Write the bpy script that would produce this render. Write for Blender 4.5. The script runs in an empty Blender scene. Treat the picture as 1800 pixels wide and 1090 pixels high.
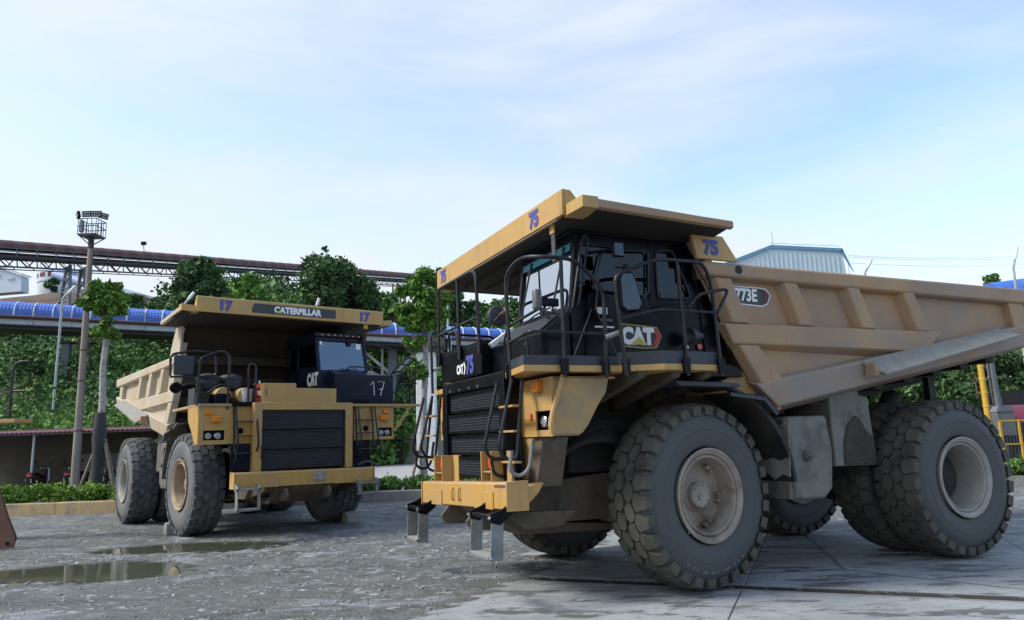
import bpy, bmesh, math, random
import numpy as np
from mathutils import Vector, Matrix, Euler
random.seed(7); RNG = np.random.default_rng(7)
R_ = math.radians
scene = bpy.context.scene
COL = scene.collection

# ------------------------------------------------------------------ camera, sky, sun, exposure
cam_d = bpy.data.cameras.new('camera'); cam = bpy.data.objects.new('camera', cam_d); COL.objects.link(cam)
cam_d.sensor_width = 36.0; cam_d.sensor_fit = 'HORIZONTAL'; cam_d.lens = 36.0*1283.858/1800.0
cam_d.clip_start = .1; cam_d.clip_end = 3000
cam.location = (0, 0, 1.792)
cam.rotation_euler = (Matrix.Rotation(R_(90+9.964), 3, 'X') @ Matrix.Rotation(R_(-1.951), 3, 'Z')).to_euler()
scene.camera = cam
SUN_AZ, SUN_EL = 192.0, 42.0          # azimuth counted from +X towards +Y
sd = bpy.data.lights.new('sun', 'SUN'); sun = bpy.data.objects.new('sun', sd); COL.objects.link(sun)
sd.energy = 1.9; sd.angle = R_(14); sd.color = (1, .95, .87)
sv = Vector((math.cos(R_(SUN_AZ))*math.cos(R_(SUN_EL)), math.sin(R_(SUN_AZ))*math.cos(R_(SUN_EL)), math.sin(R_(SUN_EL))))
sun.rotation_euler = sv.to_track_quat('Z', 'Y').to_euler()
world = bpy.data.worlds.new('World'); scene.world = world; world.use_nodes = True
wn = world.node_tree; wn.nodes.clear()
def WN(t, **k):
    n = wn.nodes.new(t)
    for a, b in k.items(): setattr(n, a, b)
    return n
wo = WN('ShaderNodeOutputWorld'); sky = WN('ShaderNodeTexSky', sky_type='NISHITA')
sky.sun_disc = False; sky.sun_elevation = R_(SUN_EL); sky.sun_rotation = R_(90-SUN_AZ)
sky.air_density = 1.15; sky.dust_density = 1.2; sky.ozone_density = 1.8
bg = WN('ShaderNodeBackground'); bg.inputs[1].default_value = .135
bgc = WN('ShaderNodeBackground'); bgc.inputs[0].default_value = (.85, .915, 1, 1); bgc.inputs[1].default_value = .44
mixw = WN('ShaderNodeMixShader')
tc = WN('ShaderNodeTexCoord'); mp = WN('ShaderNodeMapping'); mp.inputs['Scale'].default_value = (1.1, 1.1, 4.2); mp.inputs['Rotation'].default_value = (0, 0, .5)
nz = WN('ShaderNodeTexNoise'); nz.inputs['Scale'].default_value = 1.5; nz.inputs['Detail'].default_value = 7; nz.inputs['Roughness'].default_value = .55
nz.inputs['Distortion'].default_value = .35
sep = WN('ShaderNodeSeparateXYZ')
def WM(op, a, b=None, c=None, clamp=False):
    n = WN('ShaderNodeMath', operation=op); n.use_clamp = clamp
    for i, x in enumerate((a, b, c)):
        if x is None: continue
        if isinstance(x, (int, float)): n.inputs[i].default_value = x
        else: wn.links.new(x, n.inputs[i])
    return n.outputs[0]
L = wn.links.new
L(tc.outputs['Generated'], mp.inputs[0]); L(mp.outputs[0], nz.inputs['Vector']); L(tc.outputs['Generated'], sep.inputs[0])
# thin cloud: denser towards the west (left of the view) and towards the horizon
lft = WM('MULTIPLY_ADD', sep.outputs[0], -.62, .38)
low = WM('MULTIPLY_ADD', sep.outputs[2], -.50, .38)
nn = WM('MULTIPLY_ADD', nz.outputs[0], 3.2, -1.68)
cf = WM('ADD', WM('ADD', lft, low), nn)
mp2 = WN('ShaderNodeMapping'); mp2.inputs['Scale'].default_value = (1, 1, 2.4); mp2.inputs['Location'].default_value = (3.1, .4, .2); L(tc.outputs['Generated'], mp2.inputs[0])
nz2 = WN('ShaderNodeTexNoise'); nz2.inputs['Scale'].default_value = 4.2; nz2.inputs['Detail'].default_value = 7; nz2.inputs['Roughness'].default_value = .5; L(mp2.outputs[0], nz2.inputs['Vector'])
puff = WM('MULTIPLY', WM('MULTIPLY_ADD', nz2.outputs[0], 6.0, -2.95, clamp=True), WM('MULTIPLY_ADD', sep.outputs[2], -2.6, 1.05, clamp=True))
cf2 = WM('ADD', WM('MULTIPLY_ADD', cf, .8, .13), WM('MULTIPLY', puff, .75), clamp=True)
L(cf2, mixw.inputs[0]); L(sky.outputs[0], bg.inputs[0]); L(bg.outputs[0], mixw.inputs[1]); L(bgc.outputs[0], mixw.inputs[2]); L(mixw.outputs[0], wo.inputs[0])
scene.view_settings.view_transform = 'Standard'; scene.view_settings.look = 'None'
scene.view_settings.exposure = 1.2; scene.view_settings.gamma = 1

# ------------------------------------------------------------------ materials
MATS = {}
def nt(name):
    m = bpy.data.materials.new(name); m.use_nodes = True; t = m.node_tree
    return m, t, t.nodes['Principled BSDF']
def mat(name, c1, c2=None, scale=3.0, rough=.6, rough2=None, metal=0, bump=0.0, bscale=None, edge=(.4, .65), c3=None, s3=1.0, e3=(.55, .7),
        top=None, stretch=None, island=0.0, coat=0, spec=.5, topw=.6, chips=None):
    """two-tone noise material; c3 = large blotches, top = dust that settles on upward faces"""
    m, t, b = nt(name); N = t.nodes.new; K = t.links.new
    tcn = N('ShaderNodeTexCoord'); src = tcn.outputs['Object']
    if stretch:
        mpn = N('ShaderNodeMapping'); mpn.inputs['Scale'].default_value = stretch; K(src, mpn.inputs[0]); vec = mpn.outputs[0]
    else: vec = src
    def noise(s, v, d=8, r=.6):
        n = N('ShaderNodeTexNoise'); n.inputs['Scale'].default_value = s; n.inputs['Detail'].default_value = d; n.inputs['Roughness'].default_value = r; K(v, n.inputs['Vector']); return n.outputs[0]
    def ramp(x, e):
        n = N('ShaderNodeMapRange'); n.inputs[1].default_value = e[0]; n.inputs[2].default_value = e[1]; K(x, n.inputs[0]); return n.outputs[0]
    def mixc(f, a, bcol):
        n = N('ShaderNodeMix'); n.data_type = 'RGBA'
        if isinstance(f, float): n.inputs[0].default_value = f
        else: K(f, n.inputs[0])
        for i, c in ((6, a), (7, bcol)):
            if isinstance(c, tuple): n.inputs[i].default_value = (*c[:3], 1)
            else: K(c, n.inputs[i])
        return n.outputs[2]
    c2 = c2 or tuple(x*.8 for x in c1)
    f = ramp(noise(scale, vec), edge)
    col = mixc(f, c1, c2)
    if c3: col = mixc(ramp(noise(s3, src, 6, .7), e3), col, c3)
    if chips:   # rust runs and scuffs in the paint
        q = N('ShaderNodeMapping'); q.inputs['Scale'].default_value = (5, 5, .55); K(src, q.inputs[0])
        st_ = N('ShaderNodeMath'); st_.operation = 'MULTIPLY'; K(ramp(noise(1.6, q.outputs[0], 7, .7), (.55, .68)), st_.inputs[0]); st_.inputs[1].default_value = chips[1]
        col = mixc(st_.outputs[0], col, chips[0])
        cp = N('ShaderNodeMath'); cp.operation = 'MULTIPLY'; K(ramp(noise(16, src, 9, .8), (.66, .69)), cp.inputs[0]); cp.inputs[1].default_value = .8
        col = mixc(cp.outputs[0], col, tuple(x*.35 for x in chips[0]))
        q2 = N('ShaderNodeMapping'); q2.inputs['Scale'].default_value = (1, 1, 14); q2.inputs['Rotation'].default_value = (.5, .6, 0); K(src, q2.inputs[0])
        sc = N('ShaderNodeMath'); sc.operation = 'MULTIPLY'; K(ramp(noise(3.2, q2.outputs[0], 6, .8), (.69, .72)), sc.inputs[0]); sc.inputs[1].default_value = .5
        col = mixc(sc.outputs[0], col, tuple(min(.6, x*1.5+.12) for x in c1))
    if top:
        g = N('ShaderNodeNewGeometry'); s = N('ShaderNodeSeparateXYZ'); K(g.outputs['Normal'], s.inputs[0])
        mm = N('ShaderNodeMath'); mm.operation = 'MULTIPLY'; mm.use_clamp = True; K(s.outputs[2], mm.inputs[0]); mm.inputs[1].default_value = topw
        m2 = N('ShaderNodeMath'); m2.operation = 'MULTIPLY'; m2.use_clamp = True; K(mm.outputs[0], m2.inputs[0]); K(ramp(noise(4, src), (.2, .6)), m2.inputs[1])
        col = mixc(m2.outputs[0], col, top)
    if island:
        g = N('ShaderNodeNewGeometry'); h = N('ShaderNodeHueSaturation'); K(col, h.inputs['Color'])
        a = N('ShaderNodeMapRange'); a.inputs[3].default_value = 1-island; a.inputs[4].default_value = 1+island; K(g.outputs['Random Per Island'], a.inputs[0]); K(a.outputs[0], h.inputs['Value'])
        w = N('ShaderNodeTexWhiteNoise'); w.noise_dimensions = '1D'; K(g.outputs['Random Per Island'], w.inputs['W'])
        a2 = N('ShaderNodeMapRange'); a2.inputs[3].default_value = .5-island*.05; a2.inputs[4].default_value = .5+island*.04; K(w.outputs[0], a2.inputs[0]); K(a2.outputs[0], h.inputs['Hue'])
        col = h.outputs[0]
    K(col, b.inputs['Base Color'])
    if rough2 is not None:
        a = N('ShaderNodeMapRange'); a.inputs[3].default_value = rough; a.inputs[4].default_value = rough2; K(f, a.inputs[0]); K(a.outputs[0], b.inputs['Roughness'])
    else: b.inputs['Roughness'].default_value = rough
    b.inputs['Metallic'].default_value = metal; b.inputs['Specular IOR Level'].default_value = spec
    if coat: b.inputs['Coat Weight'].default_value = coat; b.inputs['Coat Roughness'].default_value = .1
    if bump:
        bn = N('ShaderNodeBump'); bn.inputs['Strength'].default_value = 1; bn.inputs['Distance'].default_value = bump
        K(noise(bscale or scale*6, src, 6, .65), bn.inputs['Height']); K(bn.outputs[0], b.inputs['Normal'])
    MATS[name] = m; return m
mat('yellow', (.46, .275, .072), (.40, .245, .085), 2.2, .42, .6, bump=.002, bscale=9, c3=(.33, .225, .12), s3=1.6, e3=(.5, .75), top=(.33, .26, .18), stretch=(1, 1, .35), chips=((.20, .12, .055), .45))
mat('yellow_muddy', (.42, .255, .09), (.33, .215, .10), 2.0, .55, .8, bump=.003, bscale=14, c3=(.25, .185, .12), s3=2.4, e3=(.45, .62), top=(.22, .2, .17))
mat('body', (.365, .215, .092), (.31, .195, .115), 1.1, .5, .72, bump=.003, bscale=11, edge=(.35, .6), c3=(.25, .185, .14), s3=.5, e3=(.42, .60), top=(.25, .195, .155), stretch=(.8, .8, .45), chips=((.33, .165, .06), .5))
mat('body_under_shaded', (.028, .022, .017), (.018, .015, .012), 2.0, .8, bump=.006, bscale=20)  # undersides of the dump body, shade painted in as near-black
mat('body_chine', (.27, .20, .155), (.235, .215, .195), 2.4, .45, .75, bump=.004, bscale=26, c3=(.30, .17, .10), s3=.8, e3=(.52, .66), stretch=(.5, 1, 1), chips=((.30, .15, .07), .5))
mat('dust_plate', (.25, .245, .225), (.20, .195, .175), 6, .9, bump=.01, bscale=45)
mat('wall_shaded', (.03, .019, .008), (.018, .012, .007), 1.5, .6, .8, bump=.003, bscale=9, c3=(.02, .016, .012), s3=1.2, e3=(.45, .65))  # front wall below the left canopy, recess shade painted into its colour
mat('body_b', (.47, .41, .32), (.40, .33, .24), 1.5, .5, .8, bump=.003, bscale=11, c3=(.40, .29, .15), s3=.9, e3=(.5, .7), top=(.42, .39, .35), chips=((.34, .22, .11), .6))
mat('black', (.0022, .0026, .005), (.004, .0045, .008), 3, .25, .4, bump=.001, bscale=8, c3=(.010, .011, .013), s3=2.5, e3=(.62, .8), top=(.025, .028, .034), spec=.16)
mat('black_navy', (.006, .008, .02), (.01, .013, .026), 3, .28, .45, bump=.001, bscale=8, top=(.03, .035, .05), spec=.2)
mat('tube_black', (.006, .007, .010), (.018, .019, .022), 5, .3, .5, c3=(.10, .105, .11), s3=7, e3=(.68, .77), top=(.03, .034, .04), spec=.35)
mat('kick', (.020, .025, .036), (.032, .037, .046), 5, .5, .65, c3=(.13, .13, .13), s3=9, e3=(.66, .75))
mat('grille', (.006, .007, .009), (.012, .012, .014), 8, .45, .6)
mat('slat', (.050, .055, .066), (.035, .039, .048), 3, .5, .65, c3=(.09, .09, .09), s3=5, e3=(.62, .75))
mat('machine', (.010, .0095, .009), (.030, .026, .021), 2.5, .7, .9, bump=.01, bscale=12, c3=(.04, .033, .024), s3=1.2)
mat('frame_brown', (.105, .08, .055), (.055, .046, .036), 2.5, .75, .9, bump=.006, bscale=18, c3=(.11, .10, .088), s3=3)
mat('mud', (.15, .145, .125), (.105, .10, .085), 5, .85, .95, bump=.03, bscale=24, c3=(.055, .05, .042), s3=1.7, e3=(.55, .6))
mat('mud_dark', (.05, .045, .036), (.075, .07, .06), 6, .7, .95, bump=.05, bscale=22)
mat('mud_smooth', (.175, .175, .155), (.13, .13, .115), 3, .8, bump=.006, bscale=30, c3=(.10, .095, .08), s3=1.9, e3=(.55, .65))
mat('galv', (.20, .21, .20), (.14, .15, .145), 6, .55, .8, metal=.1, bump=.002, bscale=20, c3=(.04, .042, .045), s3=6, e3=(.66, .72), top=(.4, .4, .4))
mat('rubber_tread', (.058, .055, .044), (.080, .076, .062), 7, .75, .9, bump=.004, bscale=40, c3=(.018, .018, .018), s3=2.2, e3=(.5, .7))
mat('rubber_side', (.048, .052, .058), (.068, .070, .073), 3, .62, .8, bump=.002, bscale=30, c3=(.07, .058, .05), s3=2.2, e3=(.60, .8))
mat('rubber_tread_b', (.095, .10, .105), (.05, .053, .058), 5, .7, .9, bump=.004, bscale=40, c3=(.025, .028, .034), s3=1.6, e3=(.52, .62))
mat('rubber_side_b', (.125, .13, .14), (.10, .105, .11), 3, .7, .85, bump=.002, bscale=30, c3=(.13, .11, .095), s3=1.4, e3=(.5, .8))
mat('rubber_letters', (.11, .12, .135), (.08, .09, .10), 5, .7)
mat('rim_dust', (.30, .26, .215), (.22, .18, .145), 3.5, .6, .85, bump=.003, bscale=20, c3=(.15, .115, .085), s3=2.6, e3=(.52, .66))
mat('rim_orange', (.33, .235, .155), (.24, .18, .13), 4, .6, .85, bump=.003, bscale=20)
mat('rim_grey', (.30, .29, .265), (.24, .225, .20), 3.5, .6, .8, bump=.003, bscale=20)
mat('white_paint', (.75, .76, .76), (.6, .6, .6), 6, .5)
mat('white_print', (.72, .74, .75), (.66, .68, .7), 12, .5)
mat('blue_print', (.045, .06, .25), (.06, .075, .28), 12, .6)
mat('black_print', (.012, .013, .016), None, 8, .4)
mat('gold_print', (.55, .42, .10), None, 8, .5)
mat('red_print', (.45, .02, .02), None, 8, .5)
mat('red_dull', (.12, .03, .035), None, 8, .6)
mat('grey_print', (.022, .025, .03), (.032, .035, .04), 4, .5)
mat('orange_lens', (.70, .22, .02), (.6, .17, .01), 40, .25)
mat('red_lens', (.5, .03, .015), (.6, .10, .04), 40, .25)
mat('blue_lens', (.02, .04, .35), None, 9, .3)
mat('lens_glass', (.36, .38, .42), (.25, .27, .3), 30, .12)
mat('chrome', (.6, .62, .65), (.4, .4, .4), 5, .08, .2, metal=1)
mat('mirror_glass', (.055, .062, .075), (.045, .052, .062), 1, .04, metal=1)
mat('red_paint', (.45, .025, .03), (.35, .02, .02), 5, .35)
mat('bucket', (.5, .5, .48), (.35, .34, .32), 5, .6, c3=(.25, .22, .2), s3=4)
mat('red_roof', (.13, .055, .05), (.095, .042, .04), 1.2, .6, .8, c3=(.23, .125, .12), s3=.3)
mat('pink_roof', (.25, .10, .13), (.18, .075, .10), .9, .5, .7)
mat('maroon', (.16, .02, .04), (.12, .015, .03), 2, .5)
mat('steel_grey', (.13, .15, .17), (.09, .105, .12), 1.2, .6, c3=(.12, .08, .06), s3=.8, e3=(.6, .75))
mat('steel_dark', (.03, .031, .038), (.045, .042, .044), 1.2, .7)
mat('rust_dark', (.05, .045, .04), (.03, .028, .026), 5, .8)
mat('rust', (.14, .065, .045), (.10, .055, .045), 1.8, .8)
mat('girder_white', (.42, .46, .50), (.33, .36, .40), 1.2, .6, c3=(.28, .18, .12), s3=1.1, e3=(.6, .72))
mat('blue_sheet', (.06, .16, .56), (.045, .125, .47), 1.5, .4, .55, c3=(.09, .17, .46), s3=.8, stretch=(1, 1, 1))
mat('blue_rib', (.6, .7, .85), (.5, .6, .78), 2, .5)
mat('blue_far', (.17, .24, .42), (.20, .27, .44), .4, .6)
mat('teal', (.05, .25, .33), None, 1, .6)
mat('silo', (.56, .60, .64), (.46, .5, .53), .3, .7, c3=(.40, .43, .45), s3=.25)
mat('shed_white', (.60, .68, .75), (.54, .62, .7), .3, .6)
mat('clad', (.50, .60, .66), (.44, .55, .62), .8, .5, c3=(.52, .6, .64), s3=.6)
mat('trim_blue', (.12, .28, .42), (.10, .24, .38), 1, .5)
mat('cream', (.40, .38, .30), (.32, .31, .25), 1.0, .85, c3=(.22, .22, .18), s3=.9, e3=(.5, .7))
mat('cream_dark', (.085, .078, .06), (.06, .056, .045), 1.0, .85)
mat('concrete_pole', (.20, .175, .15), (.26, .23, .20), 3, .85, bump=.004, stretch=(1, 1, .3))
mat('lamp_pole', (.36, .38, .40), (.3, .32, .33), 3, .5)
mat('kerb_yellow', (.40, .29, .145), (.34, .255, .145), 2.5, .85, bump=.01, bscale=12, c3=(.19, .165, .13), s3=1.4, e3=(.45, .62))
mat('kerb_grey', (.26, .255, .24), (.2, .195, .18), 2.5, .85, bump=.01, bscale=12, c3=(.13, .13, .12), s3=1.4, e3=(.5, .62))
mat('soil', (.09, .06, .04), (.06, .045, .033), 3, .95, bump=.03)
mat('bark_pale', (.36, .35, .34), (.20, .19, .18), 9, .8, bump=.006, c3=(.08, .075, .07), s3=14, e3=(.62, .7))
mat('bark', (.07, .058, .045), (.045, .038, .03), 5, .9, bump=.02)
mat('stake', (.27, .22, .18), (.2, .165, .13), 7, .85)
mat('wrap', (.018, .019, .022), (.03, .031, .034), 6, .6, bump=.01, bscale=8)
mat('leaf_dark', (.078, .145, .050), (.054, .108, .042), .5, .75, spec=.22, island=.38)
mat('leaf_mid', (.115, .215, .050), (.080, .165, .044), .4, .75, spec=.22, island=.36)
mat('leaf_bright', (.130, .245, .040), (.09, .19, .036), .8, .7, spec=.25, island=.4)
mat('leaf_hedge', (.15, .27, .03), (.08, .17, .025), 1.5, .7, spec=.25, island=.45)
mat('hill', (.055, .085, .026), (.085, .10, .04), 1.4, .95, bump=.12, bscale=3.5, c3=(.10, .07, .045), s3=.22, e3=(.60, .68))
mat('brown_cut', (.14, .088, .062), (.06, .048, .044), .22, .95, bump=.3, bscale=.6, c3=(.055, .045, .042), s3=.07)
mat('yard_far', (.36, .36, .35), (.3, .3, .29), .4, .9)
mat('rock', (.13, .14, .145), (.30, .315, .33), 14, .85, island=.45)
mat('moto_body', (.02, .02, .024), (.05, .02, .022), 4, .3)
mat('plastic_grey', (.12, .125, .13), None, 4, .5)
mat('yellow_steel', (.55, .33, .03), (.5, .28, .03), 4, .5)
mat('interior', (.03, .03, .032), None, 4, .8)
mat('seat_green', (.25, .33, .26), None, 4, .9)

def glass(name, tint, gloss, gmax=.95):
    m, t, b = nt(name); t.nodes.remove(b); N = t.nodes.new
    o = t.nodes['Material Output']; g = N('ShaderNodeBsdfGlossy'); g.inputs['Roughness'].default_value = .02; g.inputs['Color'].default_value = (.85, .92, 1, 1)
    tr = N('ShaderNodeBsdfTransparent'); tr.inputs[0].default_value = (*tint, 1); mx = N('ShaderNodeMixShader')
    lw = N('ShaderNodeLayerWeight'); lw.inputs[0].default_value = .35; mr = N('ShaderNodeMapRange'); mr.inputs[3].default_value = gloss; mr.inputs[4].default_value = gmax
    t.links.new(lw.outputs['Fresnel'], mr.inputs[0]); t.links.new(mr.outputs[0], mx.inputs[0])
    t.links.new(tr.outputs[0], mx.inputs[1]); t.links.new(g.outputs[0], mx.inputs[2]); t.links.new(mx.outputs[0], o.inputs[0]); MATS[name] = m
glass('windscreen', (.25, .32, .35), .62)
glass('side_glass', (.02, .03, .03), .02, .3)
glass('cab_glass', (.18, .22, .24), .20, .8)

def ground_mat():
    m, t, b = nt('ground'); N = t.nodes.new; K = t.links.new; MATS['ground'] = m
    tcn = N('ShaderNodeTexCoord'); v = tcn.outputs['Object']
    def noise(s, d=8, r=.6, st=None):
        n = N('ShaderNodeTexNoise'); n.inputs['Scale'].default_value = s; n.inputs['Detail'].default_value = d; n.inputs['Roughness'].default_value = r
        if st:
            q = N('ShaderNodeMapping'); q.inputs['Scale'].default_value = st; K(v, q.inputs[0]); K(q.outputs[0], n.inputs['Vector'])
        else: K(v, n.inputs['Vector'])
        return n.outputs[0]
    def ramp(x, a, c, lo=0., hi=1.):
        n = N('ShaderNodeMapRange'); n.inputs[1].default_value = a; n.inputs[2].default_value = c; n.inputs[3].default_value = lo; n.inputs[4].default_value = hi; K(x, n.inputs[0]); return n.outputs[0]
    def mixc(f, a, c):
        n = N('ShaderNodeMix'); n.data_type = 'RGBA'; K(f, n.inputs[0])
        for i, q in ((6, a), (7, c)):
            if isinstance(q, tuple): n.inputs[i].default_value = (*q, 1)
            else: K(q, n.inputs[i])
        return n.outputs[2]
    def mul(a, c):
        n = N('ShaderNodeMath'); n.operation = 'MULTIPLY'; K(a, n.inputs[0]); K(c, n.inputs[1]); return n.outputs[0]
    big = noise(.35, 5); mid = noise(2.2, 9, .68); fine = noise(26, 8, .7); pale = noise(1.1, 10, .66, (.6, 1.4, 1))
    col = mixc(ramp(mid, .40, .60), (.094, .098, .088), (.19, .197, .185))
    col = mixc(ramp(big, .45, .60), col, (.125, .133, .122))
    col = mixc(ramp(fine, .52, .66), col, (.25, .262, .262))
    col = mixc(ramp(noise(9, 9, .75), .56, .64), col, (.055, .06, .057))
    col = mixc(ramp(noise(60, 4, .6), .62, .72), col, (.045, .045, .043))
    wet_sheen = ramp(pale, .56, .62)
    col = mixc(wet_sheen, col, (.25, .27, .29))  # wet patches, their sky sheen painted as a paler bluish tone
    flk = mul(ramp(noise(6.5, 7, .62, (.8, 1.3, 1)), .575, .61), ramp(noise(.9, 3), .40, .50)); col = mixc(flk, col, (.42, .45, .48))
    drk = mul(ramp(noise(14, 6, .7), .57, .62), ramp(noise(.7, 3), .45, .6)); col = mixc(drk, col, (.035, .036, .032))
    K(col, b.inputs['Base Color'])
    rr = mixc(ramp(big, .45, .6), (.85, .85, .85), (.42, .42, .42)); 
    gp = N('ShaderNodeNewGeometry'); sp = N('ShaderNodeSeparateXYZ'); K(gp.outputs['Position'], sp.inputs[0]); low_ = ramp(sp.outputs[2], -.014, -.022)
    colw = mixc(low_, col, (.065, .07, .062)); K(colw, b.inputs['Base Color'])
    r2 = mixc(ramp(noise(.8, 9, .62, (.6, 1.5, 1)), .53, .60), rr, (.22, .22, .22)); K(r2, b.inputs['Roughness'])
    bn = N('ShaderNodeBump'); bn.inputs['Strength'].default_value = 1; bn.inputs['Distance'].default_value = .09
    a = N('ShaderNodeMath'); a.operation = 'MULTIPLY_ADD'; K(fine, a.inputs[0]); a.inputs[1].default_value = .5; K(mid, a.inputs[2]); K(a.outputs[0], bn.inputs['Height']); K(bn.outputs[0], b.inputs['Normal'])
ground_mat()
def slab_mat():
    m, t, b = nt('slab'); N = t.nodes.new; K = t.links.new; MATS['slab'] = m
    g = N('ShaderNodeNewGeometry'); v = g.outputs['Position']
    def noise(s, d=8, r=.6, dist=0, st=None):
        n = N('ShaderNodeTexNoise'); n.inputs['Scale'].default_value = s; n.inputs['Detail'].default_value = d; n.inputs['Roughness'].default_value = r; n.inputs['Distortion'].default_value = dist
        if st:
            q = N('ShaderNodeMapping'); q.inputs['Scale'].default_value = st; q.inputs['Rotation'].default_value = (0, 0, .4); K(v, q.inputs[0]); K(q.outputs[0], n.inputs['Vector'])
        else: K(v, n.inputs['Vector'])
        return n.outputs[0]
    def ramp(x, a, c, lo=0., hi=1.):
        n = N('ShaderNodeMapRange'); n.inputs[1].default_value = a; n.inputs[2].default_value = c; n.inputs[3].default_value = lo; n.inputs[4].default_value = hi; K(x, n.inputs[0]); return n.outputs[0]
    def mixc(f, a, c):
        n = N('ShaderNodeMix'); n.data_type = 'RGBA'; K(f, n.inputs[0])
        for i, q in ((6, a), (7, c)):
            if isinstance(q, tuple): n.inputs[i].default_value = (*q, 1)
            else: K(q, n.inputs[i])
        return n.outputs[2]
    s1 = noise(1.6, 12, .72, .3, (.6, 1.9, 1)); s2 = noise(9, 8, .7); s3 = noise(.5, 4)
    col = mixc(ramp(s2, .3, .7), (.27, .285, .295), (.35, .365, .375))
    col = mixc(ramp(s3, .4, .65), col, (.22, .235, .24))
    stain = ramp(s1, .52, .57); col = mixc(stain, col, (.115, .125, .12))
    col = mixc(ramp(noise(5.5, 10, .75, .2, (.7, 1.5, 1)), .575, .61), col, (.13, .14, .135)); col = mixc(ramp(noise(30, 6, .7), .66, .70), col, (.08, .085, .08))
    vn = N('ShaderNodeTexVoronoi'); vn.feature = 'DISTANCE_TO_EDGE'; vn.inputs['Scale'].default_value = .2
    q = N('ShaderNodeMixRGB'); q.inputs[0].default_value = .12; K(v, q.inputs[1])
    nn_ = N('ShaderNodeTexNoise'); nn_.inputs['Scale'].default_value = 2.5; nn_.inputs['Detail'].default_value = 6; K(v, nn_.inputs['Vector']); K(nn_.outputs[1], q.inputs[2]); K(q.outputs[0], vn.inputs['Vector'])
    crack = ramp(vn.outputs['Distance'], .002, .008, .75, 0.); col = mixc(crack, col, (.07, .075, .07))
    K(col, b.inputs['Base Color']); K(ramp(s1, .5, .6, .8, .5), b.inputs['Roughness'])
    bn = N('ShaderNodeBump'); bn.inputs['Distance'].default_value = .008; K(s2, bn.inputs['Height']); K(bn.outputs[0], b.inputs['Normal'])
slab_mat()
def puddle_mat():
    m, t, b = nt('puddle'); MATS['puddle'] = m
    b.inputs['Base Color'].default_value = (.075, .085, .055, 1); b.inputs['Roughness'].default_value = .03; b.inputs['Specular IOR Level'].default_value = .6
    n = t.nodes.new('ShaderNodeTexNoise'); n.inputs['Scale'].default_value = 3; bn = t.nodes.new('ShaderNodeBump'); bn.inputs['Distance'].default_value = .0006
    t.links.new(n.outputs[0], bn.inputs['Height']); t.links.new(bn.outputs[0], b.inputs['Normal'])
puddle_mat()

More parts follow.
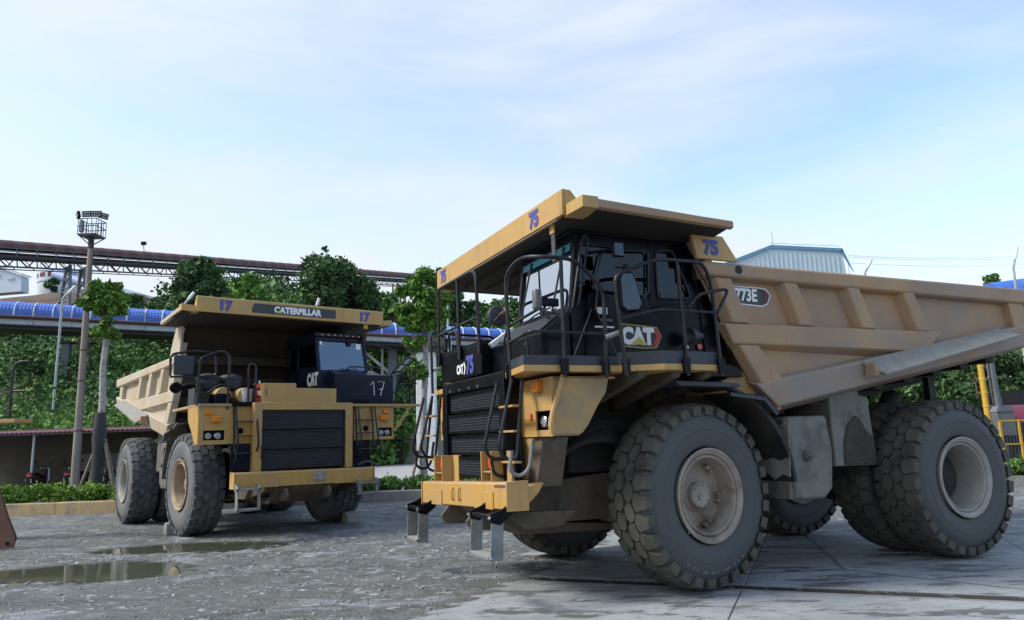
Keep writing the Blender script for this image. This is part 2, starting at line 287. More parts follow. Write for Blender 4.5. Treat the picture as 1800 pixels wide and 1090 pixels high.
# ------------------------------------------------------------------ mesh helpers
def rnd_path(pts, r, n=4):
    """round the corners of a polyline"""
    P = [Vector(p) for p in pts]; out = [P[0]]
    for i in range(1, len(P)-1):
        a, b, c = P[i-1], P[i], P[i+1]
        d1 = min(r, (a-b).length*.45); d2 = min(r, (c-b).length*.45)
        p = b+(a-b).normalized()*d1; q = b+(c-b).normalized()*d2
        for k in range(n+1):
            t = k/n; out.append(p*(1-t)**2+b*2*t*(1-t)+q*t*t)
    out.append(P[-1]); return out
class MB:
    def __init__(s): s.v = []; s.f = []
    def add(s, vs, fs):
        o = len(s.v); s.v += [tuple(v) for v in vs]; s.f += [tuple(i+o for i in f) for f in fs]; return s
    def box(s, x0, x1, y0, y1, z0, z1):
        return s.add([(x, y, z) for z in (z0, z1) for y in (y0, y1) for x in (x0, x1)],
                     [(0, 2, 3, 1), (4, 5, 7, 6), (0, 1, 5, 4), (2, 6, 7, 3), (0, 4, 6, 2), (1, 3, 7, 5)])
    def loft(s, A, B):
        n = len(A); return s.add(list(A)+list(B), [tuple(range(n))[::-1], tuple(range(n, 2*n))]+[(i, (i+1) % n, n+(i+1) % n, n+i) for i in range(n)])
    def prism(s, poly, ax, a, b):
        f = {'x': lambda p, t: (t, p[0], p[1]), 'y': lambda p, t: (p[0], t, p[1]), 'z': lambda p, t: (p[0], p[1], t)}[ax]
        return s.loft([f(p, a) for p in poly], [f(p, b) for p in poly])
    def cyl(s, p, q, r, r2=None, n=12, cap=True):
        p, q = Vector(p), Vector(q); r2 = r if r2 is None else r2; d = (q-p).normalized()
        u = d.orthogonal().normalized(); w = d.cross(u)
        A = [p+(u*math.cos(2*math.pi*i/n)+w*math.sin(2*math.pi*i/n))*r for i in range(n)]
        B = [q+(u*math.cos(2*math.pi*i/n)+w*math.sin(2*math.pi*i/n))*r2 for i in range(n)]
        fs = [(i, (i+1) % n, n+(i+1) % n, n+i) for i in range(n)]
        if cap: fs += [tuple(range(n))[::-1], tuple(range(n, 2*n))]
        return s.add(A+B, fs)
    def tube(s, pts, r, rc=0, n=8, closed=False):
        P = rnd_path(pts, rc) if rc else [Vector(p) for p in pts]
        rings = []; u = None
        for i, p in enumerate(P):
            a = P[i-1] if i else P[0]; c = P[i+1] if i < len(P)-1 else P[-1]
            d = (c-a).normalized()
            if u is None: u = d.orthogonal().normalized()
            u = (u-d*u.dot(d)).normalized(); w = d.cross(u)
            rr = r[i] if isinstance(r, (list, tuple)) and not rc else (r if not isinstance(r, (list, tuple)) else r[0])
            rings.append([p+(u*math.cos(2*math.pi*k/n)+w*math.sin(2*math.pi*k/n))*rr for k in range(n)])
        vs = [v for q in rings for v in q]; m = len(P)
        fs = [(j*n+i, j*n+(i+1) % n, (j+1)*n+(i+1) % n, (j+1)*n+i) for j in range(m-1) for i in range(n)]
        fs += [tuple(range(n))[::-1], tuple(range((m-1)*n, m*n))]
        return s.add(vs, fs)
    def lathe(s, prof, n=48, ax='y', c=(0, 0, 0)):
        """prof = [(r, t)] round axis ax"""
        m = len(prof); vs = []
        for i in range(n):
            a = 2*math.pi*i/n
            for r, t in prof:
                x, z = r*math.cos(a), r*math.sin(a)
                vs.append((c[0]+x, c[1]+t, c[2]+z) if ax == 'y' else ((c[0]+x, c[1]+z, c[2]+t) if ax == 'z' else (c[0]+t, c[1]+x, c[2]+z)))
        fs = [(i*m+j, ((i+1) % n)*m+j, ((i+1) % n)*m+j+1, i*m+j+1) for i in range(n) for j in range(m-1)]
        if ax == 'x' or ax == 'z': fs = [f[::-1] for f in fs]
        return s.add(vs, fs)
    def mesh(s, name, m, sharp=32):
        me = bpy.data.meshes.new(name); me.from_pydata(s.v, [], s.f)
        bm = bmesh.new(); bm.from_mesh(me); bmesh.ops.recalc_face_normals(bm, faces=bm.faces); bm.to_mesh(me); bm.free()
        me.materials.append(MATS[m]); me.shade_smooth(); me.set_sharp_from_angle(angle=R_(sharp)); return me
def link(name, data, parent=None, bevel=0, seg=2):
    o = bpy.data.objects.new(name, data); COL.objects.link(o)
    if parent is not None: o.parent = parent
    if bevel:
        b = o.modifiers.new('bevel', 'BEVEL'); b.width = bevel; b.segments = seg; b.limit_method = 'ANGLE'; b.angle_limit = R_(35)
    return o
def ob(name, mb, m, parent=None, bevel=0, label=None):
    o = link(name, mb.mesh(name, m), parent, bevel)
    if label: o['label'] = label
    return o
def tag(o, label, cat, group=None):
    o['label'] = label; o['category'] = cat
    if group: o['group'] = group
    return o
def thing(name, label, cat, loc=(0, 0, 0), rz=0, group=None):
    o = bpy.data.objects.new(name, None); COL.objects.link(o); o.location = loc; o.rotation_euler = (0, 0, rz); o.empty_display_size = .3
    return tag(o, label, cat, group)
def struct(o): o['kind'] = 'structure'; return o
def stuff(o): o['kind'] = 'stuff'; return o
def copy_tree(o, parent=None, loc=None, rz=None, label=None):
    c = o.copy(); COL.objects.link(c); c.parent = parent
    if loc is not None: c.location = loc
    if rz is not None: c.rotation_euler = (0, 0, rz)
    if label: c['label'] = label
    for ch in list(o.children): copy_tree(ch, c)
    return c
def text(name, s, h, org, right, up, m, parent, sx=1.0, bold=.02, depth=.004, space=1.0, center=True):
    cu = bpy.data.curves.new(name, 'FONT'); cu.body = s; cu.size = 1.0; cu.offset = bold; cu.extrude = .5; cu.space_character = space
    cu.align_x = 'CENTER' if center else 'LEFT'; cu.resolution_u = 3
    t = bpy.data.objects.new(name, cu); COL.objects.link(t); dg = bpy.context.evaluated_depsgraph_get()
    me = bpy.data.meshes.new_from_object(t.evaluated_get(dg)); bpy.data.objects.remove(t)
    ys = [v.co.y for v in me.vertices]; k = h/(max(ys)-min(ys)) if ys else 1
    r = Vector(right).normalized(); u = Vector(up).normalized(); n = r.cross(u).normalized(); o0 = Vector(org); y0 = min(ys)
    for v in me.vertices:
        c = v.co.copy(); v.co = o0+r*(c.x*k*sx)+u*((c.y-y0)*k)+n*((c.z+.5)*depth)
    me.materials.clear(); me.materials.append(MATS[m]); me.name = name
    return link(name, me, parent)
def np_mesh(name, V, F, m, smooth=False):
    me = bpy.data.meshes.new(name); nv, nf, k = len(V), len(F), F.shape[1]
    me.vertices.add(nv); me.vertices.foreach_set('co', np.asarray(V, np.float32).ravel())
    me.loops.add(nf*k); me.loops.foreach_set('vertex_index', np.asarray(F, np.int32).ravel())
    me.polygons.add(nf); me.polygons.foreach_set('loop_start', np.arange(0, nf*k, k, dtype=np.int32)); me.polygons.foreach_set('loop_total', np.full(nf, k, np.int32))
    me.update(calc_edges=True); me.materials.append(MATS[m])
    if smooth: me.shade_smooth()
    return me
def leaves(P, size, elong=1.7, flat=0.0):
    """one folded diamond leaf clump per point"""
    n = len(P); size = np.broadcast_to(size, (n,)).reshape(n, 1)*np.exp(RNG.normal(0, .32, (n, 1)))*.92
    a = RNG.normal(size=(n, 3)); a[:, 2] *= (1-flat*.6); a /= np.linalg.norm(a, axis=1)[:, None]
    b = RNG.normal(size=(n, 3)); b -= (b*a).sum(1)[:, None]*a; b /= np.linalg.norm(b, axis=1)[:, None]; c = np.cross(a, b)
    V = np.stack([P-a*size*elong*.5, P+b*size*.5+c*size*.15, P+a*size*elong*.5, P-b*size*.5+c*size*.15], 1).reshape(-1, 3)
    return V, np.arange(4*n).reshape(n, 4)
def blob(n, c, r, shell=.55):
    d = RNG.normal(size=(n, 3)); d /= np.linalg.norm(d, axis=1)[:, None]
    k = (shell+(1-shell)*RNG.random((n, 1))**.6)*(1+.16*np.abs(RNG.normal(size=(n, 1)))**1.5)
    return np.array(c)+d*k*np.array(r)
def vnoise(x, y, seed=0):
    """cheap smooth noise"""
    o = 0
    for i in range(5):
        rs = np.random.default_rng(seed*17+i); f = 2.0**i; a = rs.uniform(0, 6.28, 6); k = rs.normal(size=(3, 2))*f
        for j in range(3): o = o+np.sin(x*k[j, 0]+y*k[j, 1]+a[j])/f/3
    return o

# ------------------------------------------------------------------ ground, slabs, drain, puddles
SA = R_(-22); SU = np.array([math.cos(SA), math.sin(SA)]); SV = np.array([-math.sin(SA), math.cos(SA)]); S0 = np.array([.82, 9.67])   # slab grid frame; v = 0 is the drain
def suv(x, y): return (x-S0[0])*SU[0]+(y-S0[1])*SU[1], (x-S0[0])*SV[0]+(y-S0[1])*SV[1]
def sxy(u, v): return S0[0]+u*SU[0]+v*SV[0], S0[1]+u*SU[1]+v*SV[1]
def rng_ax(dense0, dense1, step, far):
    d = list(np.arange(dense0, dense1+1e-6, step)); o = []
    k = step; p = dense0
    while p > far[0]: k *= 1.35; p -= k; o.append(p)
    o = o[::-1]+d; k = step; p = dense1
    while p < far[1]: k *= 1.35; p += k; o.append(p)
    return np.array(o)
gx = rng_ax(-13, 9, .075, (-600, 600)); gy = rng_ax(4.5, 22, .07, (-80, 1200))
GX, GY = np.meshgrid(gx, gy, indexing='xy')
def smooth(a, b, x): t = np.clip((x-a)/(b-a), 0, 1); return t*t*(3-2*t)
def gheight(x, y):
    n1 = vnoise(x*1.1, y*1.1, 1)*.010+vnoise(x*4.5, y*4.5, 2)*.007+vnoise(x*13, y*13, 3)*.008
    z = n1*smooth(26, 20, y)*smooth(-17, -12, x)*smooth(14, 8, x)
    for cx, cy, rx, ry, a in ((-6.6, 11.75, 1.75, 1.0, -.15), (-8.6, 11.5, 1.6, .75, 0), (-6.15, 14.2, 2.0, .85, .0)):
        dx, dy = x-cx, y-cy; u = dx*math.cos(a)+dy*math.sin(a); v = -dx*math.sin(a)+dy*math.cos(a)
        q = np.sqrt((u/rx)**2+(v/ry)**2); z = z-.055*smooth(1.25, .55, q)
    for (x0_, y0_, x1_, y1_, cv_) in ((-1.6, 4.5, -5.6, 21, .9), (-3.4, 4.5, -7.0, 21, .9), (-10, 8.5, 1, 13.2, -.7), (-10, 10.4, 0, 15.2, -.7)):
        L0 = math.hypot(x1_-x0_, y1_-y0_); tx, ty = (x1_-x0_)/L0, (y1_-y0_)/L0; sa = (x-x0_)*tx+(y-y0_)*ty; dd = -(x-x0_)*ty+(y-y0_)*tx+cv_*np.sin(sa/L0*3.14)
        m_ = smooth(.36, .26, np.abs(dd))*smooth(0, 1, sa)*smooth(L0, L0-1, sa)*smooth(-.3, .5, vnoise(x*.5+3, y*.5, 21)+.25)
        z = z+m_*(-.010+.010*np.sin(sa*2*math.pi/.30+np.abs(dd)*9))+.012*np.exp(-((np.abs(dd)-.36)/.07)**2)*(m_ > -1)*smooth(0, 1, sa)*smooth(L0, L0-1, sa)*smooth(-.3, .5, vnoise(x*.5+3, y*.5, 21)+.25)
    u, v = suv(x, y)
    ins = smooth(-1.15, -.15, u+vnoise(x*.9, y*.9, 5)*.35+v*.03)*smooth(5.5, 4.2, v)*smooth(13.5, 13, u)*smooth(-6, -5.5, v)
    # mud left lying along the slab edge and in thin tongues over it
    z = z*(1-ins*.6)+.006-(.030+.0)*ins+ins*.004*vnoise(x*2.3, y*6, 8)
    return z
GZ = gheight(GX, GY)
nx, ny = len(gx), len(gy)
V = np.stack([GX.ravel(), GY.ravel(), GZ.ravel()], 1); ii = np.arange(nx*ny).reshape(ny, nx)
F = np.stack([ii[:-1, :-1].ravel(), ii[:-1, 1:].ravel(), ii[1:, 1:].ravel(), ii[1:, :-1].ravel()], 1)
struct(link('ground', np_mesh('ground', V, F, 'ground', True)))
def puddle(cx, cy, rx, ry, z=-.026):
    n = 40; mb = MB(); mb.add([(cx+rx*math.cos(2*math.pi*i/n), cy+ry*math.sin(2*math.pi*i/n), z) for i in range(n)], [tuple(range(n))])
    o = link('puddle', mb.mesh('puddle', 'puddle')); struct(o); return o
puddle(-7.6, 11.65, 3.4, 1.5); puddle(-6.15, 14.2, 2.6, 1.3)
# cast slabs, one object each, joints between them
pave = bpy.data.objects.new('concrete_pavement', None); COL.objects.link(pave); struct(pave)
us = [-1.6, 1.9, 5.4, 8.9, 12.4]; vs_ = [-5.2, -2.45, -.17, .17, 2.9, 5.0]
rs = random.Random(3)
for i in range(len(us)-1):
    for j in range(len(vs_)-1):
        if j == 2: continue
        dz = rs.uniform(-.003, .002); g = .005
        q = [sxy(a, b) for a, b in ((us[i]+g, vs_[j]+g), (us[i+1]-g, vs_[j]+g), (us[i+1]-g, vs_[j+1]-g), (us[i]+g, vs_[j+1]-g))]
        mb = MB().prism(q, 'z', -.14, -.003+dz); ob('concrete_slab', mb, 'slab', pave, .008)
# drain: channel and grating bars
dr = bpy.data.objects.new('drain_channel', None); COL.objects.link(dr); struct(dr)
for s in (-1, 1):
    q = [sxy(a, b) for a, b in ((-1.2, s*.155), (12.3, s*.155), (12.3, s*.115), (-1.2, s*.115))]
    ob('drain_kerb', MB().prism(q, 'z', -.14, -.006), 'galv', dr)
q = [sxy(a, b) for a, b in ((-1.2, -.115), (12.3, -.115), (12.3, .115), (-1.2, .115))]
ob('channel_floor', MB().prism(q, 'z', -.16, -.12), 'machine', dr)
bar = MB().box(-.011, .011, -.114, .114, -.03, -.008).mesh('grate_bar', 'rust_dark'); k = 0
u = -1.1
while u < 6.2 and k < 290:
    if (int((u+5)/.75*10) % 10) and rs.random() > .04:
        o = link('grate_bar', bar, dr); x, y = sxy(u, 0); o.location = (x, y, 0); o.rotation_euler = (0, 0, SA+.35)
    u += .042; k += 1
# loose stones on the mud
n = 9000; xs = RNG.uniform(-12, 3.5, n*2); ys_ = 7+RNG.random(n*2)**1.6*15
uu, vv = suv(xs, ys_); ok = (uu < -.7) | (vv > 4.9); xs, ys_ = xs[ok][:n], ys_[ok][:n]; zz = gheight(xs, ys_); okz = zz > -.02; xs, ys_, zz = xs[okz], ys_[okz], zz[okz]
n = len(xs); s = (.006+.034*RNG.random(n)**6)[:, None]; base = np.array([(1, 0, 0), (0, 1, 0), (-1, 0, 0), (0, -1, 0), (0, 0, .7), (0, 0, -.7)])
Vs = (np.stack([xs, ys_, zz], 1)[:, None, :]+(base[None]*RNG.uniform(.6, 1.3, (n, 6, 1)))*s[:, None, :]).reshape(-1, 3)
tri = np.array([(0, 1, 4), (1, 2, 4), (2, 3, 4), (3, 0, 4), (1, 0, 5), (2, 1, 5), (3, 2, 5), (0, 3, 5)])
Fs = (tri[None]+(np.arange(n)*6)[:, None, None]).reshape(-1, 3)
stuff(link('gravel', np_mesh('gravel', Vs, Fs, 'rock')))

# ------------------------------------------------------------------ hillside
def hill_z(x, y):
    r = x/np.maximum(y, 1)
    wl = smooth(-.26, -.34, r); wr = smooth(.28, .45, r)
    f = 34*wl+(1-wl)*(70-20*wr)
    sl = .335*wl+(1-wl)*(.30-.12*wr); cap = (17+9.5*smooth(-.40, -.56, r))*wl+(1-wl)*(15-9*wr)
    z = np.maximum(y-f, 0)*sl
    # terraces
    z = z+np.sin(z*1.1)*.55*smooth(0, 3, z)
    z = cap-np.log1p(np.exp((cap-z)*1.2))/1.2; z = np.where(np.maximum(y-f, 0) > 0, np.maximum(z, 0), 0)
    return z+vnoise(x*.10, y*.10, 11)*1.2*smooth(0, 6, z)-.6*(z < .05)
hx = np.arange(-190, 191, 3.0); hy = np.concatenate([np.arange(30, 130, 2.0), np.arange(130, 420, 12.0)])
HX, HY = np.meshgrid(hx, hy, indexing='xy'); HZ = hill_z(HX, HY); nx, ny = len(hx), len(hy)
V = np.stack([HX.ravel(), HY.ravel(), HZ.ravel()], 1); ii = np.arange(nx*ny).reshape(ny, nx)
F = np.stack([ii[:-1, :-1].ravel(), ii[:-1, 1:].ravel(), ii[1:, 1:].ravel(), ii[1:, :-1].ravel()], 1)
me = np_mesh('hillside', V, F, 'hill', True); me.materials.append(MATS['brown_cut'])
cen = V[F].mean(1); rr = cen[:, 0]/cen[:, 1]
brown = (rr < -.47) & (cen[:, 2] > 15.5) ; me.polygons.foreach_set('material_index', brown.astype(np.int32)); me.update()
struct(link('hillside', me))
# shrubs on the hill (nobody could count them)
def hill_shrubs(name, m, n, xr, yr, rad, leaf, per, cond=None):
    P = []; S_ = []; t = 0
    while t < n:
        x = RNG.uniform(*xr); y = yr[0]+(yr[1]-yr[0])*RNG.random()**1.3
        if cond and not cond(x, y): 
            if RNG.random() < .02: t += 1
            continue
        z = float(hill_z(np.array([x]), np.array([y]))[0]); t += 1
        if z < .1: continue
        r = RNG.uniform(*rad); q = blob(per, (x, y, z+r*.45), (r, r, r*.8), .5); P.append(q[q[:, 2] > z-.1])
    P = np.concatenate(P); d = P[:, 1]
    Vv, Ff = leaves(P, leaf*np.clip(d/55, .6, 2)); stuff(link(name, np_mesh(name, Vv, Ff, m)))
lft_c = lambda x, y: -.80 < x/y < -.25
hill_shrubs('hillside_shrubs', 'leaf_dark', 130, (-85, -9), (36, 105), (1.2, 2.8), .19, 330, lambda x, y: lft_c(x, y) and hill_z(np.array([x]), np.array([y]))[0] < 16)
hill_shrubs('hillside_bushes', 'leaf_mid', 170, (-85, -9), (36, 100), (.8, 2.2), .18, 300, lambda x, y: lft_c(x, y) and hill_z(np.array([x]), np.array([y]))[0] < 15.5)
hill_shrubs('hillside_creeper', 'leaf_bright', 300, (-50, -9), (40, 47), (.5, 1.3), .14, 300, lambda x, y: lft_c(x, y))
hill_shrubs('far_thicket', 'leaf_mid', 300, (-30, 40), (72, 115), (1.5, 3), .42, 170, lambda x, y: -.27 < x/y < .15)
hill_shrubs('low_thicket', 'leaf_dark', 120, (22, 70), (50, 75), (1.2, 2.2), .35, 200, lambda x, y: .42 < x/y < .8)

def woods(name, m, n, ur, yr, up, rad, leaf, per):
    P = []
    for _ in range(n):
        y = RNG.uniform(*yr); x = RNG.uniform(*ur)*y; z = max(0., float(hill_z(np.array([x]), np.array([y]))[0])); r = RNG.uniform(*rad)
        P.append(blob(per, (x, y, z+RNG.uniform(*up)), (r, r, r*.75), .35))
    Vv, Ff = leaves(np.concatenate(P), leaf); stuff(link(name, np_mesh(name, Vv, Ff, m)))
woods('wooded_slope', 'leaf_dark', 190, (-.47, -.14), (60, 84), (0, 5.5), (.9, 2.4), .32, 420)
woods('wooded_slope', 'leaf_mid', 110, (-.42, -.13), (58, 70), (0, 4.5), (.8, 2.0), .28, 360)
woods('wooded_slope', 'leaf_dark', 150, (-.18, .12), (76, 96), (3, 11), (1.2, 2.8), .34, 430)
woods('wooded_slope', 'leaf_mid', 110, (-.18, .12), (72, 88), (1, 10), (1.0, 2.2), .30, 380)
# ------------------------------------------------------------------ trees
def tree(label, name, x, y, z, h, r, m, leaf, nl, lean=(0, 0), squash=.8, trunk_r=.18, clumps=14, mtrunk='bark', group=None, crown_from=.45, sd_=0, loose=.75):
    rs_ = random.Random(sd_); t = thing(name, label, 'tree', (x, y, z), 0, group)
    tr = MB(); top = Vector((lean[0], lean[1], h*.86)); mid = Vector((lean[0]*.4+r*.05, lean[1]*.4, h*.45))
    tr.tube([(0, 0, -.3), (mid*.5), mid, mid*.4+top*.6, top], [trunk_r*1.15, trunk_r, trunk_r*.75, trunk_r*.45, trunk_r*.15], n=9)
    P = []
    clumps = int(clumps*1.7)
    for k in range(clumps):
        a = rs_.uniform(0, 6.28); e = rs_.random(); zz_ = h*(crown_from+(1-crown_from)*(.12+.8*e)); rr_ = r*math.sin(math.pi*min(.97, max(.12, .1+e*.86)))**.55*rs_.uniform(.35, .95)
        c = Vector((lean[0]*zz_/h+rr_*math.cos(a), lean[1]*zz_/h+rr_*math.sin(a), zz_)); st = mid.lerp(top, max(0, min(1, (zz_/h-.55)/.45))) if zz_ > h*.5 else mid
        tr.tube([st, st.lerp(c, .5)+Vector((0, 0, -.04*h)), c], [trunk_r*.42, trunk_r*.26, trunk_r*.08], n=6)
        q = r*rs_.uniform(.15, .40)
        P.append(blob(int(nl*1.5*(q/r/.28)**2)//clumps, c, (q, q, q*squash), 1-loose))
    ob('trunk', tr, mtrunk, t)
    Vv, Ff = leaves(np.concatenate(P), leaf); link('crown', np_mesh('crown', Vv, Ff, m), t); return t
F_ = 1283.858
def px(u, v, d):
    """point of the world seen in direction (u, v) of the photograph at ground range d (survey helper for far things)"""
    a, b = u-900, v-545; c, s = math.cos(R_(1.951)), math.sin(R_(1.951)); a, b = a*c-b*s, a*s+b*c; P = R_(9.964)
    X, Y, Z = a/F_, math.cos(P)+b/F_*math.sin(P), math.sin(P)-b/F_*math.cos(P); k = d/Y
    return Vector((X*k, d, 1.792+Z*k))
def hill_tree(label, u, vtop, vbase, d, rpx, m, sd_, name='tree', **k):
    a = px(u, vtop, d); b = px(u, vbase, d); zb = float(hill_z(np.array([a.x]), np.array([d]))[0]); zb = min(max(zb, 0), b.z) if zb > 0 else 0
    return tree(label, name, a.x, d, zb, a.z-zb, rpx*d/F_, m, k.pop('leaf', .38)*.74, k.pop('nl', 5200), sd_=sd_, **k)
hill_tree('big dark spreading tree standing tallest behind the left truck canopy, conveyor passing behind it', 575, 440, 600, 78, 78, 'leaf_dark', 1, clumps=26, nl=11000, trunk_r=.4, crown_from=.38, loose=.6)
hill_tree('tiny tufted treetop sprouting above the crown of the tallest tree', 572, 428, 470, 79, 10, 'leaf_dark', 2, clumps=5, nl=260, leaf=.3, trunk_r=.08, crown_from=.85)
hill_tree('dark rounded tree left of the left truck canopy, below the red conveyor', 352, 462, 590, 62, 46, 'leaf_dark', 3, clumps=20, nl=7000, trunk_r=.25, loose=.6)
hill_tree('loose pale green tree with gaps in its crown above the left canopy number', 432, 486, 590, 60, 48, 'leaf_bright', 4, clumps=18, nl=3000, leaf=.30, trunk_r=.16)
hill_tree('low bright green tree over the middle of the left truck canopy', 505, 520, 600, 64, 46, 'leaf_mid', 5, clumps=16, nl=6000, trunk_r=.2)
hill_tree('dark tree right of the tallest tree, touching the conveyor truss', 655, 492, 640, 84, 52, 'leaf_dark', 6, clumps=20, nl=7500, trunk_r=.3)
hill_tree('mid green tree behind the right end of the left truck canopy', 690, 520, 640, 74, 38, 'leaf_mid', 7, clumps=16, nl=6000, trunk_r=.25)
hill_tree('slender tree with sparse top left of the right truck canopy corner', 772, 462, 640, 76, 20, 'leaf_dark', 8, clumps=12, nl=1500, leaf=.28, trunk_r=.14, crown_from=.6)
hill_tree('broad dark tree seen under the left end of the right truck canopy', 800, 505, 660, 78, 46, 'leaf_dark', 9, clumps=18, nl=7000, trunk_r=.3)
hill_tree('mid green tree seen through the front railings of the right truck', 858, 522, 680, 80, 44, 'leaf_mid', 10, clumps=18, nl=6500, trunk_r=.3)
hill_tree('dark green tree seen beside the round mirror of the right truck', 915, 530, 680, 82, 44, 'leaf_dark', 21, clumps=18, nl=6000, trunk_r=.3)
hill_tree('small shrubby tree beside the white silo on the brown cut', 92, 492, 530, 112, 14, 'leaf_dark', 11, clumps=8, nl=900, leaf=.5, trunk_r=.12)
hill_tree('dark bushy tree behind the wrapped young tree on the hillside', 232, 520, 560, 88, 22, 'leaf_dark', 12, clumps=10, nl=2400, leaf=.45, trunk_r=.15)
hill_tree('dark bushy tree under the far slanting conveyor left of the left truck', 280, 528, 575, 84, 26, 'leaf_dark', 13, clumps=10, nl=2800, leaf=.42, trunk_r=.15)
hill_tree('small dark tree standing alone on the green slope behind the parking shelter', 55, 622, 680, 52, 20, 'leaf_dark', 14, clumps=10, nl=2400, leaf=.22, trunk_r=.1, crown_from=.35)
hill_tree('large leafy tree behind the rear wheels of the right truck', 1625, 600, 780, 31, 75, 'leaf_dark', 15, clumps=26, nl=9000, leaf=.17, trunk_r=.16, crown_from=.2)
hill_tree('dark tree behind the yellow post at the right edge', 1720, 590, 800, 34, 62, 'leaf_dark', 16, clumps=24, nl=9000, leaf=.17, trunk_r=.16, crown_from=.2)
hill_tree('tree at the right edge under the dump body tail', 1800, 600, 800, 36, 60, 'leaf_mid', 17, clumps=20, nl=7500, leaf=.17, trunk_r=.16, crown_from=.2)
hill_tree('treetop peeping over the dump body beside the curved lamp', 1744, 478, 640, 70, 17, 'leaf_mid', 18, clumps=9, nl=900, leaf=.32, trunk_r=.12, crown_from=.8)
hill_tree('tree filling the gap under the dump body of the right truck', 1500, 620, 800, 33, 60, 'leaf_dark', 19, clumps=20, nl=7000, leaf=.17, trunk_r=.14, crown_from=.2)

# two pollarded young street trees in the beds
def young_tree(label, bx, by, hh, top, crowns, seed, wrapped, fork=False):
    t = thing('street_tree', label, 'tree', (bx, by, .3)); rs_ = random.Random(seed)
    top = Vector(top)-Vector((bx, by, .3)); b = MB()
    pts = [Vector((0, 0, -.2))]+[top*k+Vector((rs_.uniform(-.03, .03), rs_.uniform(-.03, .03), 0)) for k in (.2, .4, .6, .8, 1)]
    b.tube(pts, [.15, .14, .12, .11, .10, .085], n=12); P = []
    for (cx, cy, cz, r) in crowns:
        c = Vector((cx, cy, cz))-Vector((bx, by, .3)); s_ = top if cz > top.z-.2 else top*max(.3, (c.z/top.z)*.93)
        b.tube([s_*.96, s_.lerp(c, .5)+Vector((0, 0, -.03)), c], [.05, .03, .012], n=6)
        for j in range(7):
            q = c+Vector([rs_.gauss(0, r*.62) for _ in range(3)]); b.tube([c, q], [.014, .006], n=5)
            P.append(blob(int(260*r/.35), q, (r*.55, r*.55, r*.42), .1))
    ob('trunk', b, 'bark_pale', t)
    Vv, Ff = leaves(np.concatenate(P), .085, 2.2); link('crown', np_mesh('crown', Vv, Ff, 'leaf_bright'), t)
    if wrapped:
        w = MB(); kk = .52; w.tube([top*.02, top*.15, top*.3, top*.36, top*kk], [.20, .19, .19, .225, .165], n=14); ob('fabric_wrap', w, 'wrap', t)
    return t
d = 24.3
pt = lambda u, v, dd=d: tuple(px(u, v, dd))
young_tree('pruned young tree with black fabric wrapped trunk beside the lamp mast', px(168, 872, d).x, d, 4, px(186, 590, d),
           [(*pt(186, 530), .36), (*pt(172, 545), .3), (*pt(203, 545), .3), (*pt(184, 510), .26), (*pt(200, 520), .28), (*pt(170, 522), .25), (*pt(176, 578), .2), (*pt(197, 585), .16)], 5, True)
for k, (u0, v0, u1, v1, dd) in enumerate(((172, 776, 133, 862, .0), (170, 790, 152, 856, .9), (184, 780, 204, 850, -.1), (186, 776, 210, 815, .9))):
    a = px(u0, v0, d); b_ = px(u1, v1, d+dd); b_.z = .3
    o = ob('support_stake', MB().cyl(b_, a+(a-b_)*.04, .05, .04, 8), 'stake')
    tag(o, ['wooden stake leaning on the wrapped tree, farthest left', 'short inner wooden stake behind the left stake of the wrapped tree', 'wooden stake propping the wrapped tree on the truck side', 'rear wooden stake of the wrapped tree next to the rear tyre'][k], 'stake', 'stakes propping the wrapped tree')
d = 24.6
young_tree('pruned young tree with bushy bright crown between the two trucks', px(744, 872, d).x, d, 4, px(748, 600, d),
           [(*pt(722, 520), .42), (*pt(752, 505), .40), (*pt(740, 540), .44), (*pt(706, 545), .30), (*pt(768, 540), .36), (*pt(735, 565), .32), (*pt(760, 572), .28), (*pt(728, 592), .22), (*pt(735, 655), .22), (*pt(728, 640), .2)], 8, False)
o = ob('support_stake', MB().cyl((px(722, 850, d).x, d-.3, .3), px(742, 770, d), .05, .04, 8), 'stake'); tag(o, 'pale stake propping the tree between the two trucks', 'stake')

# ------------------------------------------------------------------ kerbs, beds, hedges
def bed(p, q, depth, h, m, name, hedge_label, hm='leaf_hedge', hh=.56, hs=None):
    p, q = Vector((*p, 0)), Vector((*q, 0)); L_ = (q-p).length; a = math.atan2(q.y-p.y, q.x-p.x)
    e = bpy.data.objects.new(name, None); COL.objects.link(e); e.location = p; e.rotation_euler = (0, 0, a); struct(e)
    n = max(1, int(L_/1.6))
    for i in range(n):
        x0, x1 = L_*i/n+.004, L_*(i+1)/n-.004; dz = random.uniform(-.008, .008)
        ob('kerb_block', MB().prism([(0, -.1), (0, h+dz-.02), (.02, h+dz), (.2, h+dz), (.2, -.1)], 'x', x0, x1), m, e, .01)
    ob('bed_soil', MB().box(0, L_, .2, depth, -.1, h-.1), 'soil', e)
    o = thing('hedge', hedge_label, 'hedge', tuple(p), a)
    hs = hs or (0, L_); P = []; nn_ = int((hs[1]-hs[0])*11)
    for i in range(nn_):
        c = (RNG.uniform(hs[0], hs[1]), RNG.uniform(.45, depth-.4), h+hh*RNG.uniform(.15, .55)); r = RNG.uniform(.2, .34)
        P.append(blob(190, c, (r, r, r*.75), .55))
    P = np.concatenate(P); P = P[(P[:, 2] > h-.1) & (P[:, 1] > .12)]
    Vv, Ff = leaves(P, .06, 1.8); link('foliage', np_mesh('foliage', Vv, Ff, hm), o)
    st = MB()
    for i in range(nn_//2):
        x = RNG.uniform(hs[0], hs[1]); y = RNG.uniform(.5, depth-.5); st.cyl((x, y, h-.1), (x+RNG.uniform(-.1, .1), y, h+hh*.6), .012, .006, 5)
    stuff(ob('stems', st, 'bark', o))
